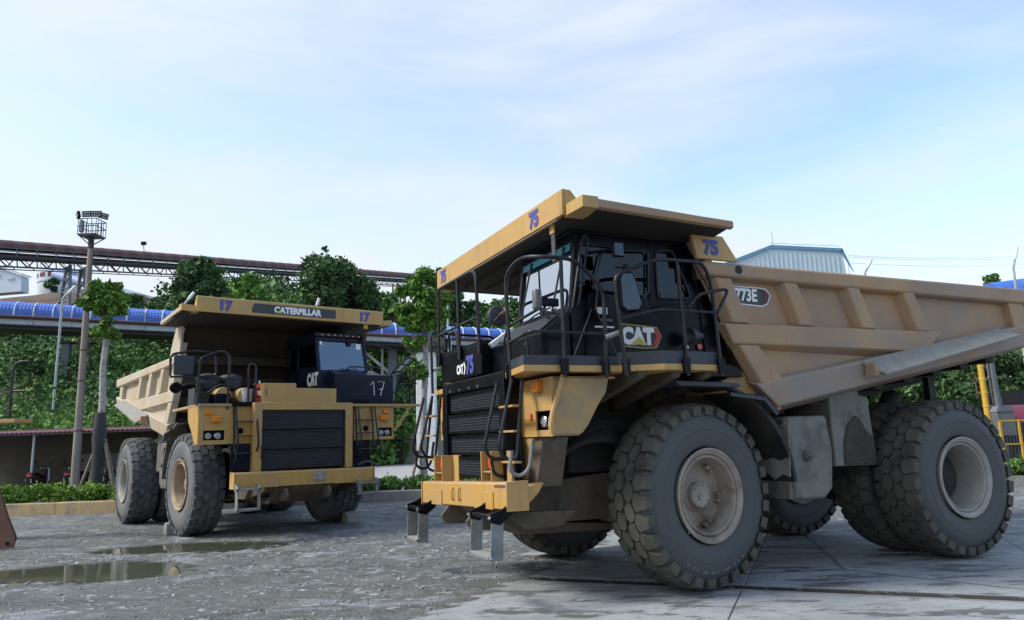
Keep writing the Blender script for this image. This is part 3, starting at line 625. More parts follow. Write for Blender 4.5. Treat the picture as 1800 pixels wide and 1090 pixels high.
bed((-17.5, 22.65), (-10.2, 22.25), 1.9, .36, 'kerb_yellow', 'yellow_kerb', 'clipped bright green hedge behind the yellow kerb at the left')
bed((-10.19, 22.24), (-6.9, 22.7), 1.9, .30, 'kerb_grey', 'grey_kerb', 'low green hedge behind the grey kerb, mostly hidden behind the left truck')
bed((-6.89, 22.9), (-.6, 23.2), 2.0, .33, 'kerb_grey', 'grey_kerb', 'low hedge between the two trucks behind the grey kerb', 'leaf_mid', .34)
bed((12.2, 21.0), (17.5, 20.2), 1.5, .30, 'kerb_grey', 'grey_kerb', 'low flowering hedge at the far right behind the rear wheel', 'leaf_mid', .4)
yd = MB().prism([(-13.5, 25.6), (-2, 25.9), (-3, 62), (-17, 62)], 'z', -.05, .03); struct(ob('pale_yard', yd, 'yard_far'))

# ------------------------------------------------------------------ parking shelter and motorcycles
sh = thing('parking_shelter', 'long open motorcycle shelter with pink corrugated roof at the foot of the hill', 'shelter', (0, 0, 0))
x0, x1, yf = -24.0, -7.6, 27.6; zf = 2.62
mb = MB(); nst = int((x1-x0)/.09); row = []
for i in range(nst+1):
    x = x0+(x1-x0)*i/nst; dz = .035 if i % 2 else -.0
    row.append((x, dz))
vs = []; fs = []
for x, dz in row: vs += [(x, yf, zf+dz), (x, yf+4.4, zf+.16+dz), (x, yf, zf+dz-.045)]
for i in range(nst):
    a = i*3; fs += [(a, a+3, a+4, a+1), (a, a+2, a+5, a+3)]
ob('roof', mb.add(vs, fs), 'pink_roof', sh)
ob('fascia', MB().box(x0, x1, yf-.02, yf+.04, zf-.10, zf-.06), 'steel_dark', sh)
ob('ridge_cap', MB().box(x0, x1, yf+4.3, yf+4.5, zf+.16, zf+.23), 'pink_roof', sh)
ob('floor', MB().box(x0, x1, yf-.1, yf+4, -.02, .3), 'kerb_grey', sh)
ob('back_wall', MB().box(x0, x1, yf+4.0, yf+4.15, 0, zf+.1), 'cream_dark', sh)
for i, x in enumerate((-20.4, -18.1, -15.55, -13.2, -10.8, -8.4)):
    ob('post', MB().cyl((x, yf+.15, 0), (x, yf+.15, zf-.03), .045, n=10), 'lamp_pole', sh)
    ob('rafter', MB().loft([(x-.04, yf+.1, zf-.1), (x+.04, yf+.1, zf-.1), (x+.04, yf+.1, zf-.02), (x-.04, yf+.1, zf-.02)], [(x-.04, yf+4, zf+.04), (x+.04, yf+4, zf+.04), (x+.04, yf+4, zf+.1), (x-.04, yf+4, zf+.1)]), 'steel_dark', sh)
for x in (-17.4, -12.3): ob('wall_panel', MB().box(x-1.1, x+1.1, yf+3.94, yf+3.99, .2, 1.75), 'plastic_grey', sh)
def motorcycle(loc, rz, label, bodym='moto_body'):
    t = thing('motorcycle', label, 'motorcycle', loc, rz, 'motorcycles parked in the shelter')
    for x in (-.62, .62):
        w = MB().lathe([(.20, -.03), (.27, -.045), (.29, 0), (.27, .045), (.20, .03)], 20, c=(x, 0, .29)); o = ob('wheel', w, 'rubber_tread', t)
        ob('rim', MB().lathe([(.02, -.04), (.19, -.03), (.20, 0), (.19, .03), (.02, .04)], 16, c=(x, 0, .29)), 'chrome', o)
    ob('body', MB().prism([(-.75, .72), (-.55, .80), (.1, .62), (.35, .95), (.48, .98), (.50, .55), (.30, .32), (-.25, .30), (-.5, .5)], 'y', -.13, .13), bodym, t, .04)
    ob('seat', MB().prism([(-.72, .74), (-.68, .84), (-.3, .84), (.12, .72), (.1, .65), (-.3, .74)], 'y', -.12, .12), 'black', t, .03)
    ob('fork', MB().cyl((.62, -.08, .29), (.42, -.08, .95), .02, n=6).cyl((.62, .08, .29), (.42, .08, .95), .02, n=6), 'chrome', t)
    ob('handlebar', MB().tube([(.30, -.34, 1.02), (.40, -.15, 1.03), (.42, 0, 1.0), (.40, .15, 1.03), (.30, .34, 1.02)], .016, n=6), 'tube_black', t)
    m_ = ob('mirror', MB().cyl((.40, -.25, 1.02), (.42, -.3, 1.2), .007, n=5).cyl((.40, .25, 1.02), (.42, .3, 1.2), .007, n=5).lathe([(.001, -.01), (.05, 0), (.001, .01)], 10, 'x', (.42, -.3, 1.22)).lathe([(.001, -.01), (.05, 0), (.001, .01)], 10, 'x', (.42, .3, 1.22)), 'black', t)
    ob('front_shield', MB().prism([(.50, .45), (.62, .55), (.50, .98), (.46, .98)], 'y', -.16, .16), 'white_print', t, .02)
    ob('tail_light', MB().box(-.79, -.73, -.08, .08, .70, .77), 'red_lens', t, .01)
    ob('licence_plate', MB().box(-.80, -.785, -.10, .10, .45, .62), 'white_print', t)
    ob('mudguard', MB().prism([(-.80, .66), (-.78, .42), (-.88, .34), (-.9, .37), (-.82, .66)], 'y', -.07, .07), 'black', t)
    ob('exhaust', MB().cyl((.1, -.17, .26), (-.7, -.19, .34), .045, n=8), 'chrome', t)
    return t
mo = motorcycle((-18.05, 28.1, .3), R_(100), 'dark motorcycle at the left edge of the shelter beside the first post')
for x, y, a, lb in ((-16.9, 28.7, 112, 'motorcycle with white number plate right of the first post'), (-16.35, 28.9, 60, 'dark motorcycle leaning beside its neighbour in the first bay'),
                    (-15.1, 28.6, 80, 'motorcycle just left of the second shelter post'), (-14.45, 28.8, 118, 'motorcycle just right of the second shelter post'),
                    (-12.1, 28.6, 98, 'motorcycle seen between the stakes of the wrapped tree'), (-11.3, 28.7, 75, 'dark motorcycle behind the wrapped tree trunk'), (-10.1, 28.7, 100, 'motorcycle seen next to the left truck rear tyre')):
    copy_tree(mo, None, (x, y-.5, .3), R_(a), lb)

# ------------------------------------------------------------------ lamp mast
p0 = px(130, 868, 26.0); p1 = px(158, 428, 26.0)
lm = thing('light_mast', 'tall concrete floodlight mast with railed lamp platform', 'light mast', (p0.x, 26.0, 0), 0)
dx = 0.0; H_ = p1.z
ob('pole', MB().cyl((0, 0, 0), (dx, 0, H_), .15, .09, 16), 'concrete_pole', lm)
for z in (2.55, 4.3, 5.4, 6.9, H_-.1): ob('pole_band', MB().cyl((0, 0, z), (0, 0, z+.05), .165-.0068*z, n=16), 'rust', lm)
ob('cable', MB().tube([(.17, -.05, 0), (.17, -.05, 2.5), (.15, -.05, 5), (.12, -.05, H_)], .012, n=5), 'rust', lm)
pl_ = MB(); w = .33; z0, z1 = H_+.28, H_+.86
for a, b_ in (((-w, -w), (w, -w)), ((w, -w), (w, w)), ((w, w), (-w, w)), ((-w, w), (-w, -w))):
    for z in (z0, z0+.3, z1-.0): pl_.cyl((*a, z), (*b_, z), .016, n=6)
    for k in (0, .25, .5, .75): q = (a[0]+(b_[0]-a[0])*k, a[1]+(b_[1]-a[1])*k); pl_.cyl((*q, z0), (*q, z1), .013, n=6)
ob('platform_railing', pl_, 'steel_dark', lm)
ob('platform_floor', MB().box(-w, w, -w, w, z0-.04, z0), 'steel_grey', lm)
ob('bracket', MB().cyl((0, 0, H_-.1), (-w, -w, z0), .02, n=6).cyl((0, 0, H_-.1), (w, -w, z0), .02, n=6).cyl((0, 0, H_-.1), (w, w, z0), .02, n=6).cyl((0, 0, H_-.1), (-w, w, z0), .02, n=6).cyl((0, 0, H_-.2), (0, 0, z0), .10, n=12), 'steel_dark', lm)
ob('control_box', MB().box(-.29, -.14, -.34, -.24, z0+.08, z0+.5), 'steel_grey', lm, .01)
for k, (x, y, a) in enumerate(((.0, -.37, 0), (.34, -.35, .12), (-.36, -.30, -.9), (.44, -.08, 1.1))):
    o = ob('floodlight', MB().box(-.17, .17, -.05, .05, -.10, .12), 'black', lm, .01); o.location = (x, y, z1+.14); o.rotation_euler = (.25, 0, a)
    for i in range(4):
        for j in range(2): ob('lamp_lens', MB().box(-.15+i*.08, -.09+i*.08, -.062, -.052, -.075+j*.095, -.005+j*.095), 'chrome', o)

# ------------------------------------------------------------------ conveyors
def conveyor_frame(label, name, A, B):
    A, B = Vector(A), Vector(B); d_ = B-A; L_ = d_.length
    t = thing(name, label, 'conveyor', tuple(A)); q = Matrix((d_.normalized(), Vector((0, 0, 1)).cross(d_).normalized(), d_.normalized().cross(Vector((0, 0, 1)).cross(d_).normalized()))).transposed()
    t.rotation_euler = q.to_euler(); return t, L_
A = px(-60, 422, 84); B = px(760, 486, 196)
B = A+(B-A)*1.22
cv, LL = conveyor_frame('long high conveyor gallery with dark red roof on a steel lattice truss across the sky', 'truss_conveyor', A, B)
prof = [(-1.25, -.95), (-1.25, -.25), (-.8, .28), (0, .5), (.8, .28), (1.25, -.25), (1.25, -.95)]
cv.scale = (1, 1, .78); seg = 2.6; n = int(LL/seg)
rp = MB()
for j in range(len(prof)-1):
    a, b_ = prof[j], prof[j+1]; rp.add([(0.03, a[0], a[1]), (seg-.03, a[0], a[1]), (seg-.03, b_[0], b_[1]), (0.03, b_[0], b_[1])], [(0, 1, 2, 3)])
rpm = rp.mesh('roof_panel', 'red_roof')
ribm = MB().tube([(0, y*1.02, z*1.0) for y, z in prof], .05, n=5).mesh('roof_rib', 'red_roof')
brm = MB().cyl((0, -1.15, -2.35), (seg/2, -1.15, -4.0), .11, n=5).mesh('truss_brace', 'steel_dark')
brm2 = MB().cyl((seg/2, -1.15, -4.0), (seg, -1.15, -2.35), .09, n=5).mesh('truss_brace', 'steel_dark')
brm3 = MB().cyl((0, 1.15, -2.35), (seg/2, 1.15, -4.0), .06, n=5).mesh('truss_brace', 'steel_dark')
brm4 = MB().cyl((0, -1.15, -2.35), (0, -1.15, -4.0), .075, n=5).mesh('truss_vertical', 'steel_dark')
pom = MB().cyl((0, -1.25, -2.2), (0, -1.25, -.95), .07, n=5).cyl((0, -1.25, -1.9), (seg*.4, -1.25, -1.0), .035, n=4).mesh('walkway_post', 'steel_grey')
for i in range(n):
    for m_ in (rpm, ribm, brm, brm2, brm4, brm3, pom):
        if i >= 60 and m_ in (brm3,): continue
        o = link(m_.name.split('.')[0], m_, cv); o.location = (i*seg, 0, 0)
ob('deck_beam', MB().box(0, LL, -1.3, 1.3, -2.55, -2.15), 'steel_dark', cv)
ob('side_rail', MB().box(0, LL, -1.32, -1.24, -1.1, -.98).box(0, LL, 1.24, 1.32, -1.1, -.98), 'steel_grey', cv)
ob('bottom_chord', MB().box(0, LL, -1.25, -1.05, -4.15, -3.9).box(0, LL, 1.08, 1.22, -4.1, -3.95), 'steel_dark', cv)
ob('belt', MB().box(0, LL, -.7, .7, -1.75, -1.65), 'machine', cv)
# trestle legs under it
def trestle(label, u, vtop, d_, vb, w, splay):
    a = px(u, vtop, d_); t = thing('trestle_tower', label, 'support tower', (a.x, d_, 0), R_(-40), 'steel towers carrying the red roofed conveyor')
    zg = max(0, float(hill_z(np.array([a.x]), np.array([d_]))[0]))-1; H2 = a.z; mb_ = MB(); k = 0
    for sx in (-1, 1):
        for sy in (-1, 1):
            ob('leg', MB().cyl((sx*w*splay, sy*w, zg), (sx*w*.6, sy*w*.8, H2), .26, .22, 8), 'steel_grey', t)
    for i in range(4):
        z_ = zg+(H2-zg)*(i+.3)/4; z2 = zg+(H2-zg)*(i+1.2)/4; s_ = splay-(splay-.6)*(i+.3)/4; s2 = splay-(splay-.6)*min(1, (i+1.2)/4)
        for sy in (-1, 1): ob('cross_brace', MB().cyl((-w*s_, sy*w*.9, z_), (w*s2, sy*w*.9, min(z2, H2)), .09, n=5).cyl((w*s_, sy*w*.9, z_), (-w*s2, sy*w*.9, min(z2, H2)), .09, n=5).cyl((-w*s_, sy*w*.9, z_), (w*s_, sy*w*.9, z_), .1, n=5), 'steel_grey', t)
trestle('steel trestle tower behind the floodlight mast carrying the high conveyor', 133, 470, 97, 690, 1.1, 1.9)
trestle('dark steel tower carrying the high conveyor left of the tallest tree', 488, 478, 146, 600, 2.0, 1.0)
trestle('distant grey tower under the right end of the high conveyor', 701, 500, 182, 600, 1.5, 1.0)
# blue covered conveyor
A = px(-70, 556, 47); B = px(905, 598, 66); A.z = 12.3; B.z = 10.9
A = px(-70, 541, 49); B = px(905, 592, 64)
cv, LL = conveyor_frame('low conveyor gallery under an arched blue sheet cover with pale ribs', 'blue_conveyor', A, B)
cv.scale = (1, 1, .64); seg = 1.15; n = int(LL/seg); Rr = 1.25
cp = MB(); na = 14
arc = [(Rr*math.cos(math.pi*i/na), Rr*math.sin(math.pi*i/na)*.92) for i in range(na+1)]
vv = []; K_ = 10
for j in range(K_+1):
    o_ = .025*(j % 2)
    for y, z in arc: k_ = 1+o_/Rr; vv.append((.05+(seg-.1)*j/K_, y*k_, z*k_-.25))
cp.add(vv, [(j*(na+1)+i, j*(na+1)+i+1, (j+1)*(na+1)+i+1, (j+1)*(na+1)+i) for j in range(K_) for i in range(na)])
cpm = cp.mesh('cover_panel', 'blue_sheet', 20)
rbm = MB().tube([(0, y*1.03, z*1.03-.25) for y, z in arc]+[(0, -Rr*1.03, -1.15)], .055, n=5).mesh('cover_rib', 'blue_rib')
rpost = MB().cyl((0, -1.62, -1.5), (0, -1.62, .12), .03, n=5).mesh('rail_post', 'steel_grey')
stiff = MB().box(-.06, .06, -1.63, -1.50, -1.85, -1.25).mesh('girder_stiffener', 'girder_white')
for i in range(n):
    o = link('cover_panel', cpm, cv); o.location = (i*seg, 0, 0)
    o = link('cover_rib', rbm, cv); o.location = (i*seg, 0, 0)
    if i % 2 == 0:
        o = link('rail_post', rpost, cv); o.location = (i*seg, 0, 0); o = link('girder_stiffener', stiff, cv); o.location = (i*seg, 0, 0)
ob('handrail', MB().cyl((0, -1.62, .12), (LL, -1.62, .12), .03, n=5).cyl((0, -1.62, -.45), (LL, -1.62, -.45), .025, n=5), 'steel_grey', cv)
ob('walkway', MB().box(0, LL, -1.65, 1.5, -1.28, -1.18), 'rust', cv)
ob('pipe', MB().cyl((0, -1.72, -1.05), (LL, -1.72, -1.05), .14, n=10), 'rust', cv)
ob('girder', MB().box(0, LL, -1.5, -1.42, -1.85, -1.25).box(0, LL, 1.2, 1.3, -1.85, -1.25), 'girder_white', cv)
ob('girder_flange', MB().box(0, LL, -1.6, -1.3, -2.0, -1.85).box(0, LL, -1.3, 1.3, -2.3, -2.0), 'steel_dark', cv)
ob('side_skirt', MB().box(0, LL, -1.27, -1.2, -1.18, -.2), 'blue_sheet', cv)
for u, dd, lb in ((118, 52, 'grey steel column under the blue conveyor left of the floodlight mast'), (155, 54, 'grey steel column under the blue conveyor behind the floodlight mast')):
    a = px(u, 600, dd); b_ = px(u, 700, dd); zg = float(hill_z(np.array([a.x]), np.array([float(dd)]))[0])-.5
    t = thing('support_column', lb, 'column', (a.x, dd, 0), 0, 'columns under the blue conveyor')
    ob('shaft', MB().box(-.28, .28, -.2, .2, zg, a.z-.2), 'steel_grey', t, .02); ob('head_plate', MB().box(-.5, .5, -.4, .4, a.z-.2, a.z-.05), 'steel_dark', t)
a = px(690, 610, 61)
t = thing('support_column', 'tall grey column with black concrete foot between the two trucks', 'column', (a.x, 61, 0), 0, 'columns under the blue conveyor')
ob('shaft', MB().box(-.35, .35, -.3, .3, 1.7, a.z), 'steel_grey', t, .02)
ob('foot', MB().box(-.95, .75, -.6, .6, 0, 2.0), 'machine', t, .05); ob('downpipe', MB().cyl((-.75, -.7, .2), (-.75, -.7, a.z), .10, n=8), 'lamp_pole', t)
ob('diagonal_brace', MB().cyl((0, 0, a.z-2.4), (-2.6, 0, a.z-.1), .14, n=6).cyl((0, 0, a.z-2.4), (2.4, 0, a.z-.1), .14, n=6), 'girder_white', t)
ob('cross_beam', MB().box(-4.5, 4.8, -.3, .3, a.z-.1, a.z+.35), 'girder_white', t); ob('side_post', MB().box(2.3, 2.6, -.2, .2, 0, a.z), 'steel_grey', t)
# far slanting conveyor
A = px(98, 483, 121); B = px(318, 545, 104)
cv, LL = conveyor_frame('thin pale blue tube conveyor slanting down from the white silo', 'slanting_conveyor', A, B)
ob('tube_cover', MB().cyl((0, 0, 0), (LL, 0, 0), .8, n=16), 'blue_far', cv)
ob('under_frame', MB().box(0, LL, -.4, .4, -1.4, -1.1), 'blue_far', cv)
for i in range(12): ob('under_brace', MB().cyl((LL*i/12, 0, -1.6), (LL*(i+.5)/12, 0, -1), .12, n=4), 'blue_far', cv)
for k in (.30, .62): ob('leg', MB().box(LL*k-.9, LL*k-.3, -.4, .4, -14, -1.6).box(LL*k+.4, LL*k+1.0, -.4, .4, -14, -1.6).box(LL*k-1.3, LL*k+1.4, -.9, .9, -4.5, -1.7), 'teal', cv)

# silo, white shed, far hall
a = px(82, 475, 124); s_ = 124/F_
t = thing('silo_building', 'round white silo house with dark red windows on the brown hill', 'silo', (a.x, 124+4, 0))
zt = px(82, 470, 124).z; zm = px(82, 488, 124).z; rw = 36*s_
ob('drum', MB().lathe([(rw*.97, 0), (rw*.97, zm), (.01, zm)], 40, 'z'), 'silo', t)
ob('head', MB().lathe([(rw, zm-.4), (rw*1.02, zm), (rw*1.02, zt), (rw*.6, zt+.6), (.01, zt+.8)], 40, 'z'), 'shed_white', t)
for k in range(12):
    an = R_(180+15+k*28)
    if math.sin(an) < .2: ob('window', MB().loft([(rw*1.03*math.cos(an+q), rw*1.03*math.sin(an+q), zm+.35) for q in (-.17, 0, .17)]+[(rw*1.0*math.cos(an+q), rw*1.0*math.sin(an+q), zm+.35) for q in (.17, -.17)], [(rw*1.03*math.cos(an+q), rw*1.03*math.sin(an+q), zm+1.15) for q in (-.17, 0, .17)]+[(rw*1.0*math.cos(an+q), rw*1.0*math.sin(an+q), zm+1.15) for q in (.17, -.17)]), 'maroon', t)
ob('parapet_rail', MB().lathe([(rw*.95, zt+.9), (rw*.96, zt+.95), (rw*.95, zt+1.0)], 30, 'z'), 'steel_grey', t)
t = thing('hilltop_shed', 'white low pitched shed at the left edge of the brown hilltop', 'shed', (0, 0, 0))
q = [px(-60, 462, 120), px(-4, 470, 120), px(37, 484, 120), px(37, 512, 120), px(-60, 520, 120)]
poly = [(p.x, p.z) for p in q]; ob('wall', MB().prism(poly, 'y', 120, 122), 'shed_white', t)
ob('roof', MB().loft([(q[0].x, 119.6, q[0].z), (q[1].x, 119.6, q[1].z+.1), (q[2].x+.3, 119.6, q[2].z), (q[2].x+.3, 119.6, q[2].z+.25), (q[1].x, 119.6, q[1].z+.4), (q[0].x, 119.6, q[0].z+.3)], [(q[0].x, 122.2, q[0].z), (q[1].x, 122.2, q[1].z+.1), (q[2].x+.3, 122.2, q[2].z), (q[2].x+.3, 122.2, q[2].z+.25), (q[1].x, 122.2, q[1].z+.4), (q[0].x, 122.2, q[0].z+.3)]), 'silo', t)
for u in (-6, 18): c = px(u, 488+(u-12)*.22, 119.9); ob('vent', MB().box(c.x-.5, c.x+.5, 119.85, 120.02, c.z-.22, c.z+.22), 'silo', t)
D = 84
t = thing('industrial_hall', 'pale corrugated hall with blue trimmed gable rising behind the dump body', 'hall', (0, 0, 0))
c0, c1, c2, c3 = px(1240, 478, D), px(1355, 431, D), px(1480, 437, D), px(1497, 478, D)
poly = [(c0.x-5, 0), (c0.x-5, c0.z-1.6), (c1.x, c1.z), (c2.x, c2.z), (c3.x+.2, 0)]
ob('gable_wall', MB().prism(poly, 'y', D, D+.3), 'clad', t)
ob('side_wall', MB().loft([(c2.x, D+.3, c2.z), (c3.x+.2, D+.3, 0), (c3.x-.1, D+.3, 0), (c2.x-.3, D+.3, c2.z)], [(c2.x-4, D+30, c2.z), (c3.x-4, D+30, 0), (c3.x-4.3, D+30, 0), (c2.x-4.3, D+30, c2.z)]), 'clad', t)
ob('roof', MB().loft([(c0.x-5, D+.3, c0.z-1.7), (c1.x, D+.3, c1.z-.1), (c2.x, D+.3, c2.z-.1), (c2.x, D+.3, c2.z-.4), (c1.x, D+.3, c1.z-.4)], [(c0.x-9, D+30, c0.z-1.7), (c1.x-4, D+30, c1.z-.1), (c2.x-4, D+30, c2.z-.1), (c2.x-4, D+30, c2.z-.4), (c1.x-4, D+30, c1.z-.4)]), 'trim_blue', t)
tv = [(c0.x-5, c0.z-1.6), (c1.x, c1.z), (c2.x, c2.z), (c3.x+.2, c3.z)]
for k in range(3):
    a_, b_ = tv[k], tv[k+1]; ob('edge_trim', MB().prism([(a_[0], a_[1]), (b_[0], b_[1]), (b_[0]-.02, b_[1]-.42 if k < 2 else b_[1]), (a_[0]-(.22 if k == 2 else 0), a_[1]-.42)], 'y', D-.14, D-.01), 'trim_blue', t)
ribm = MB().box(-.035, .035, -.06, 0, 0, 1).mesh('cladding_rib', 'clad'); x = c0.x-4.6
while x < c3.x:
    zt_ = np.interp(x, [p[0] for p in tv], [p[1] for p in tv])-.45; o = link('cladding_rib', ribm, t); o.location = (x, D, 6); o.scale = (1, 1, max(.1, zt_-6)); x += .55
ob('ridge_aerial', MB().cyl((c1.x+.3, D+.2, c1.z), (c1.x+.3, D+.2, c1.z+1.6), .03, n=5), 'steel_grey', t)
ob('roof_rail', MB().cyl((c1.x, D+.2, c1.z+.3), (c2.x, D+.2, c2.z+.35), .025, n=4), 'steel_grey', t)

# mid distance wall and gate pillar, right side bits
t = thing('boundary_wall', 'weathered cream boundary wall between the trucks in the distance', 'wall', (0, 0, 0))
for i in range(9): ob('wall_panel', MB().box(-17+i*1.9, -15.13+i*1.9, 62, 62.2, 0, 3.1), 'cream', t, .02)
ob('wall_coping', MB().box(-17, 0, 61.9, 62.3, 3.1, 3.3), 'cream_dark', t)
c = px(752, 850, 33)
t = thing('gate_pillar', 'white gate pillar with stained moulded cap beside the right truck ladder', 'pillar', (c.x, 33, 0))
ob('shaft', MB().box(-.42, .42, -.4, .4, 0, 5.75), 'white_paint', t, .02)
ob('cap', MB().box(-.75, .75, -.6, .6, 5.75, 5.95).box(-.9, .9, -.7, .7, 5.95, 6.3), 'cream_dark', t, .02)
bx = px(1732, 700, 25)
t = thing('yellow_post', 'yellow banded steel post with side ladder rungs at the right', 'post', (bx.x, 25, 0))
ob('post_shaft', MB().cyl((0, 0, 0), (-.02, 0, 4.6), .09, n=10), 'yellow_steel', t)
for i in range(9): ob('band', MB().cyl((0, 0, .5+i*.45), (0, 0, .56+i*.45), .11, n=10), 'yellow_steel', t)
ob('rung_frame', MB().box(-.22, .34, .05, .09, 2.7, 2.74).box(-.22, .34, .05, .09, 3.2, 3.24).box(-.22, -.19, .05, .09, 2.6, 3.4).box(.3, .34, .05, .09, 2.3, 4.3), 'rust', t)
bx = px(1752, 700, 25.6)
t = thing('grey_pipe', 'grey standpipe with blunt end beside the yellow post', 'pipe', (bx.x, 25.6, 0)); ob('pipe_body', MB().cyl((0, 0, 2.15), (-.1, 0, 5.2), .13, n=12), 'steel_grey', t); ob('pipe_foot', MB().cyl((0, 0, 0), (0, 0, 2.1), .06, n=8), 'rust', t)
t = thing('awning', 'maroon curved awning at the right edge', 'awning', (0, 0, 0)); d_ = 27
q = [px(1756, 712, d_), px(1800, 712, d_), px(1860, 712, d_)]; mb = MB(); vs = []; N_ = 8
for i in range(N_+1):
    k = i/N_; z = px(1780, 711, d_).z-.62*k**2+.0; y = d_+.9-1.1*k; vs += [(q[0].x-.0+k*.6, y, z), (q[2].x, y, z), (q[0].x+k*.6, y, z-.05), (q[2].x, y, z-.05)]
fs = []
for i in range(N_): a_ = i*4; fs += [(a_, a_+1, a_+5, a_+4), (a_+2, a_+6, a_+7, a_+3)]
fs += [(N_*4, N_*4+1, N_*4+3, N_*4+2)]
ob('canopy_sheet', mb.add(vs, fs), 'maroon', t)
for x in (q[0].x+.5, q[2].x-.3): ob('awning_post', MB().cyl((x, d_+.6, 0), (x, d_+.6, 2.7), .04, n=8), 'steel_dark', t)
ob('back_screen', MB().box(q[0].x+.3, q[2].x+2, d_+2.4, d_+2.5, 0, 3), 'machine', t)
c = px(1765, 745, 23.5); t = thing('electric_box', 'grey electrical cabinet on a stand beside the rear wheel', 'cabinet', (c.x, 23.5, 0))
ob('cabinet', MB().box(-.28, .28, -.15, .15, 1.35, 2.1), 'plastic_grey', t, .02); ob('hood', MB().prism([(-.3, 2.1), (.3, 2.1), (.2, 2.28), (-.2, 2.28)], 'y', -.17, .17), 'steel_grey', t); ob('stand', MB().cyl((0, 0, 0), (0, 0, 1.35), .05, n=8), 'steel_dark', t)
c = px(1783, 780, 22.5); t = thing('yellow_fence', 'yellow steel mesh fence panel at the right edge', 'fence', (c.x, 22.5, 0))
for x in (-.35, .22, .85, 1.5): ob('fence_post', MB().box(x-.03, x+.03, -.03, .03, 0, 1.85), 'yellow_steel', t)
for z in (.5, 1.1, 1.8): ob('fence_rail', MB().box(-.38, 1.55, -.02, .02, z, z+.04), 'yellow_steel', t)
for i in range(18): ob('fence_wire', MB().cyl((-.3+i*.1, 0, .5), (-.3+i*.1, 0, 1.8), .004, n=4), 'steel_grey', t)
# street lamps
def lamp(label, u0, v0, u1, v1, d_, armu, armv, lean=0):
    a = px(u0, v0, d_); b_ = px(u1, v1, d_); c_ = px(armu, armv, d_)
    t = thing('street_lamp', label, 'street lamp', (a.x, d_, 0), 0, 'curved neck street lamps'); a0 = Vector((a.x, d_, 0))
    zg = 0 if d_ < 34 else max(0, float(hill_z(np.array([a.x]), np.array([float(d_)]))[0]))-.3
    ob('lamp_pole', MB().tube([Vector((0, 0, zg)), b_-a0-Vector((0, 0, .2)), b_-a0, (b_-a0).lerp(c_-a0, .4)], .055*d_/32, rc=.4, n=8), 'lamp_pole', t)
    m_ = (b_-a0).lerp(c_-a0, .4); dd = (c_-a0-m_).normalized(); e = m_+dd*(c_-a0-m_).length
    ob('lamp_head', MB().tube([m_, m_.lerp(e, .3), e], [.055*d_/32, .07*d_/32, .065*d_/32], n=8), 'white_paint', t)
lamp('curved street lamp before the blue conveyor beside the floodlight mast', 103, 580, 110, 525, 44, 133, 503)
lamp('curved street lamp leaning over the left corner of the left truck canopy', 322, 560, 324, 535, 36, 341, 514)
lamp('small lamp poking up behind the lettering of the left canopy', 553, 560, 554, 545, 36, 561, 524)
lamp('small lamp poking up over the dump body beside the hall', 1516, 500, 1520, 480, 34, 1532, 456)
lamp('tall thin lamp over the dump body near the right edge', 1780, 530, 1781, 470, 34, 1788, 434)
o = px(785, 620, 34); t = thing('sign_post', 'plain pale metal pole seen through the right truck railings', 'pole', (o.x, 34, 0)); ob('pole_shaft', MB().cyl((0, 0, 0), (.1, 0, px(789, 536, 34).z), .05, n=8), 'lamp_pole', t)
a = px(253, 425, 110); t = thing('floodlight_pole', 'single small floodlight on a thin pole above the red roofed conveyor', 'floodlight', tuple(px(255, 436, 110)))
ob('pole_stem', MB().cyl((0, 0, -1.3), (-.3, 0, .6), .06, n=6), 'steel_grey', t); ob('lamp_body', MB().box(-.6, .1, -.2, .2, .5, 1.0), 'black', t)
# wires
for k, (v0, v1) in enumerate(((449, 443), (452, 446), (462, 458))):
    a, b_ = px(1490, v0, 120), px(1900, v1-2, 150); ps = [a.lerp(b_, i/16)-Vector((0, 0, 1.0*4*(i/16)*(1-i/16))) for i in range(17)]
    o = ob('power_line', MB().tube(ps, .022, n=4), 'steel_dark'); tag(o, ['upper of the two close power lines over the dump body', 'lower of the two close power lines over the dump body', 'separate lowest power line over the dump body'][k], 'power line', 'power lines right of the hall')
a = px(1760, 500, 60); t = thing('blue_roof', 'strip of blue arched roofing showing over the dump body at the right edge', 'roof', (0, 0, 0)); 
mb = MB(); q0, q1 = px(1738, 503, 60), px(1880, 484, 60)
for i in range(10): 
    a_, b_ = q0.lerp(q1, i/10), q0.lerp(q1, (i+.94)/10); ob('roof_sheet', MB().cyl((a_.x, 60, a_.z-1.2), (b_.x, 60, b_.z-1.2), 1.45, n=24), 'blue_sheet', t)
ob('roof_post', MB().box(q0.x+1, q0.x+1.3, 59.8, 60.2, 0, q0.z-1.5).box(q1.x-1, q1.x-.7, 59.8, 60.2, 0, q1.z-1.5), 'steel_grey', t)

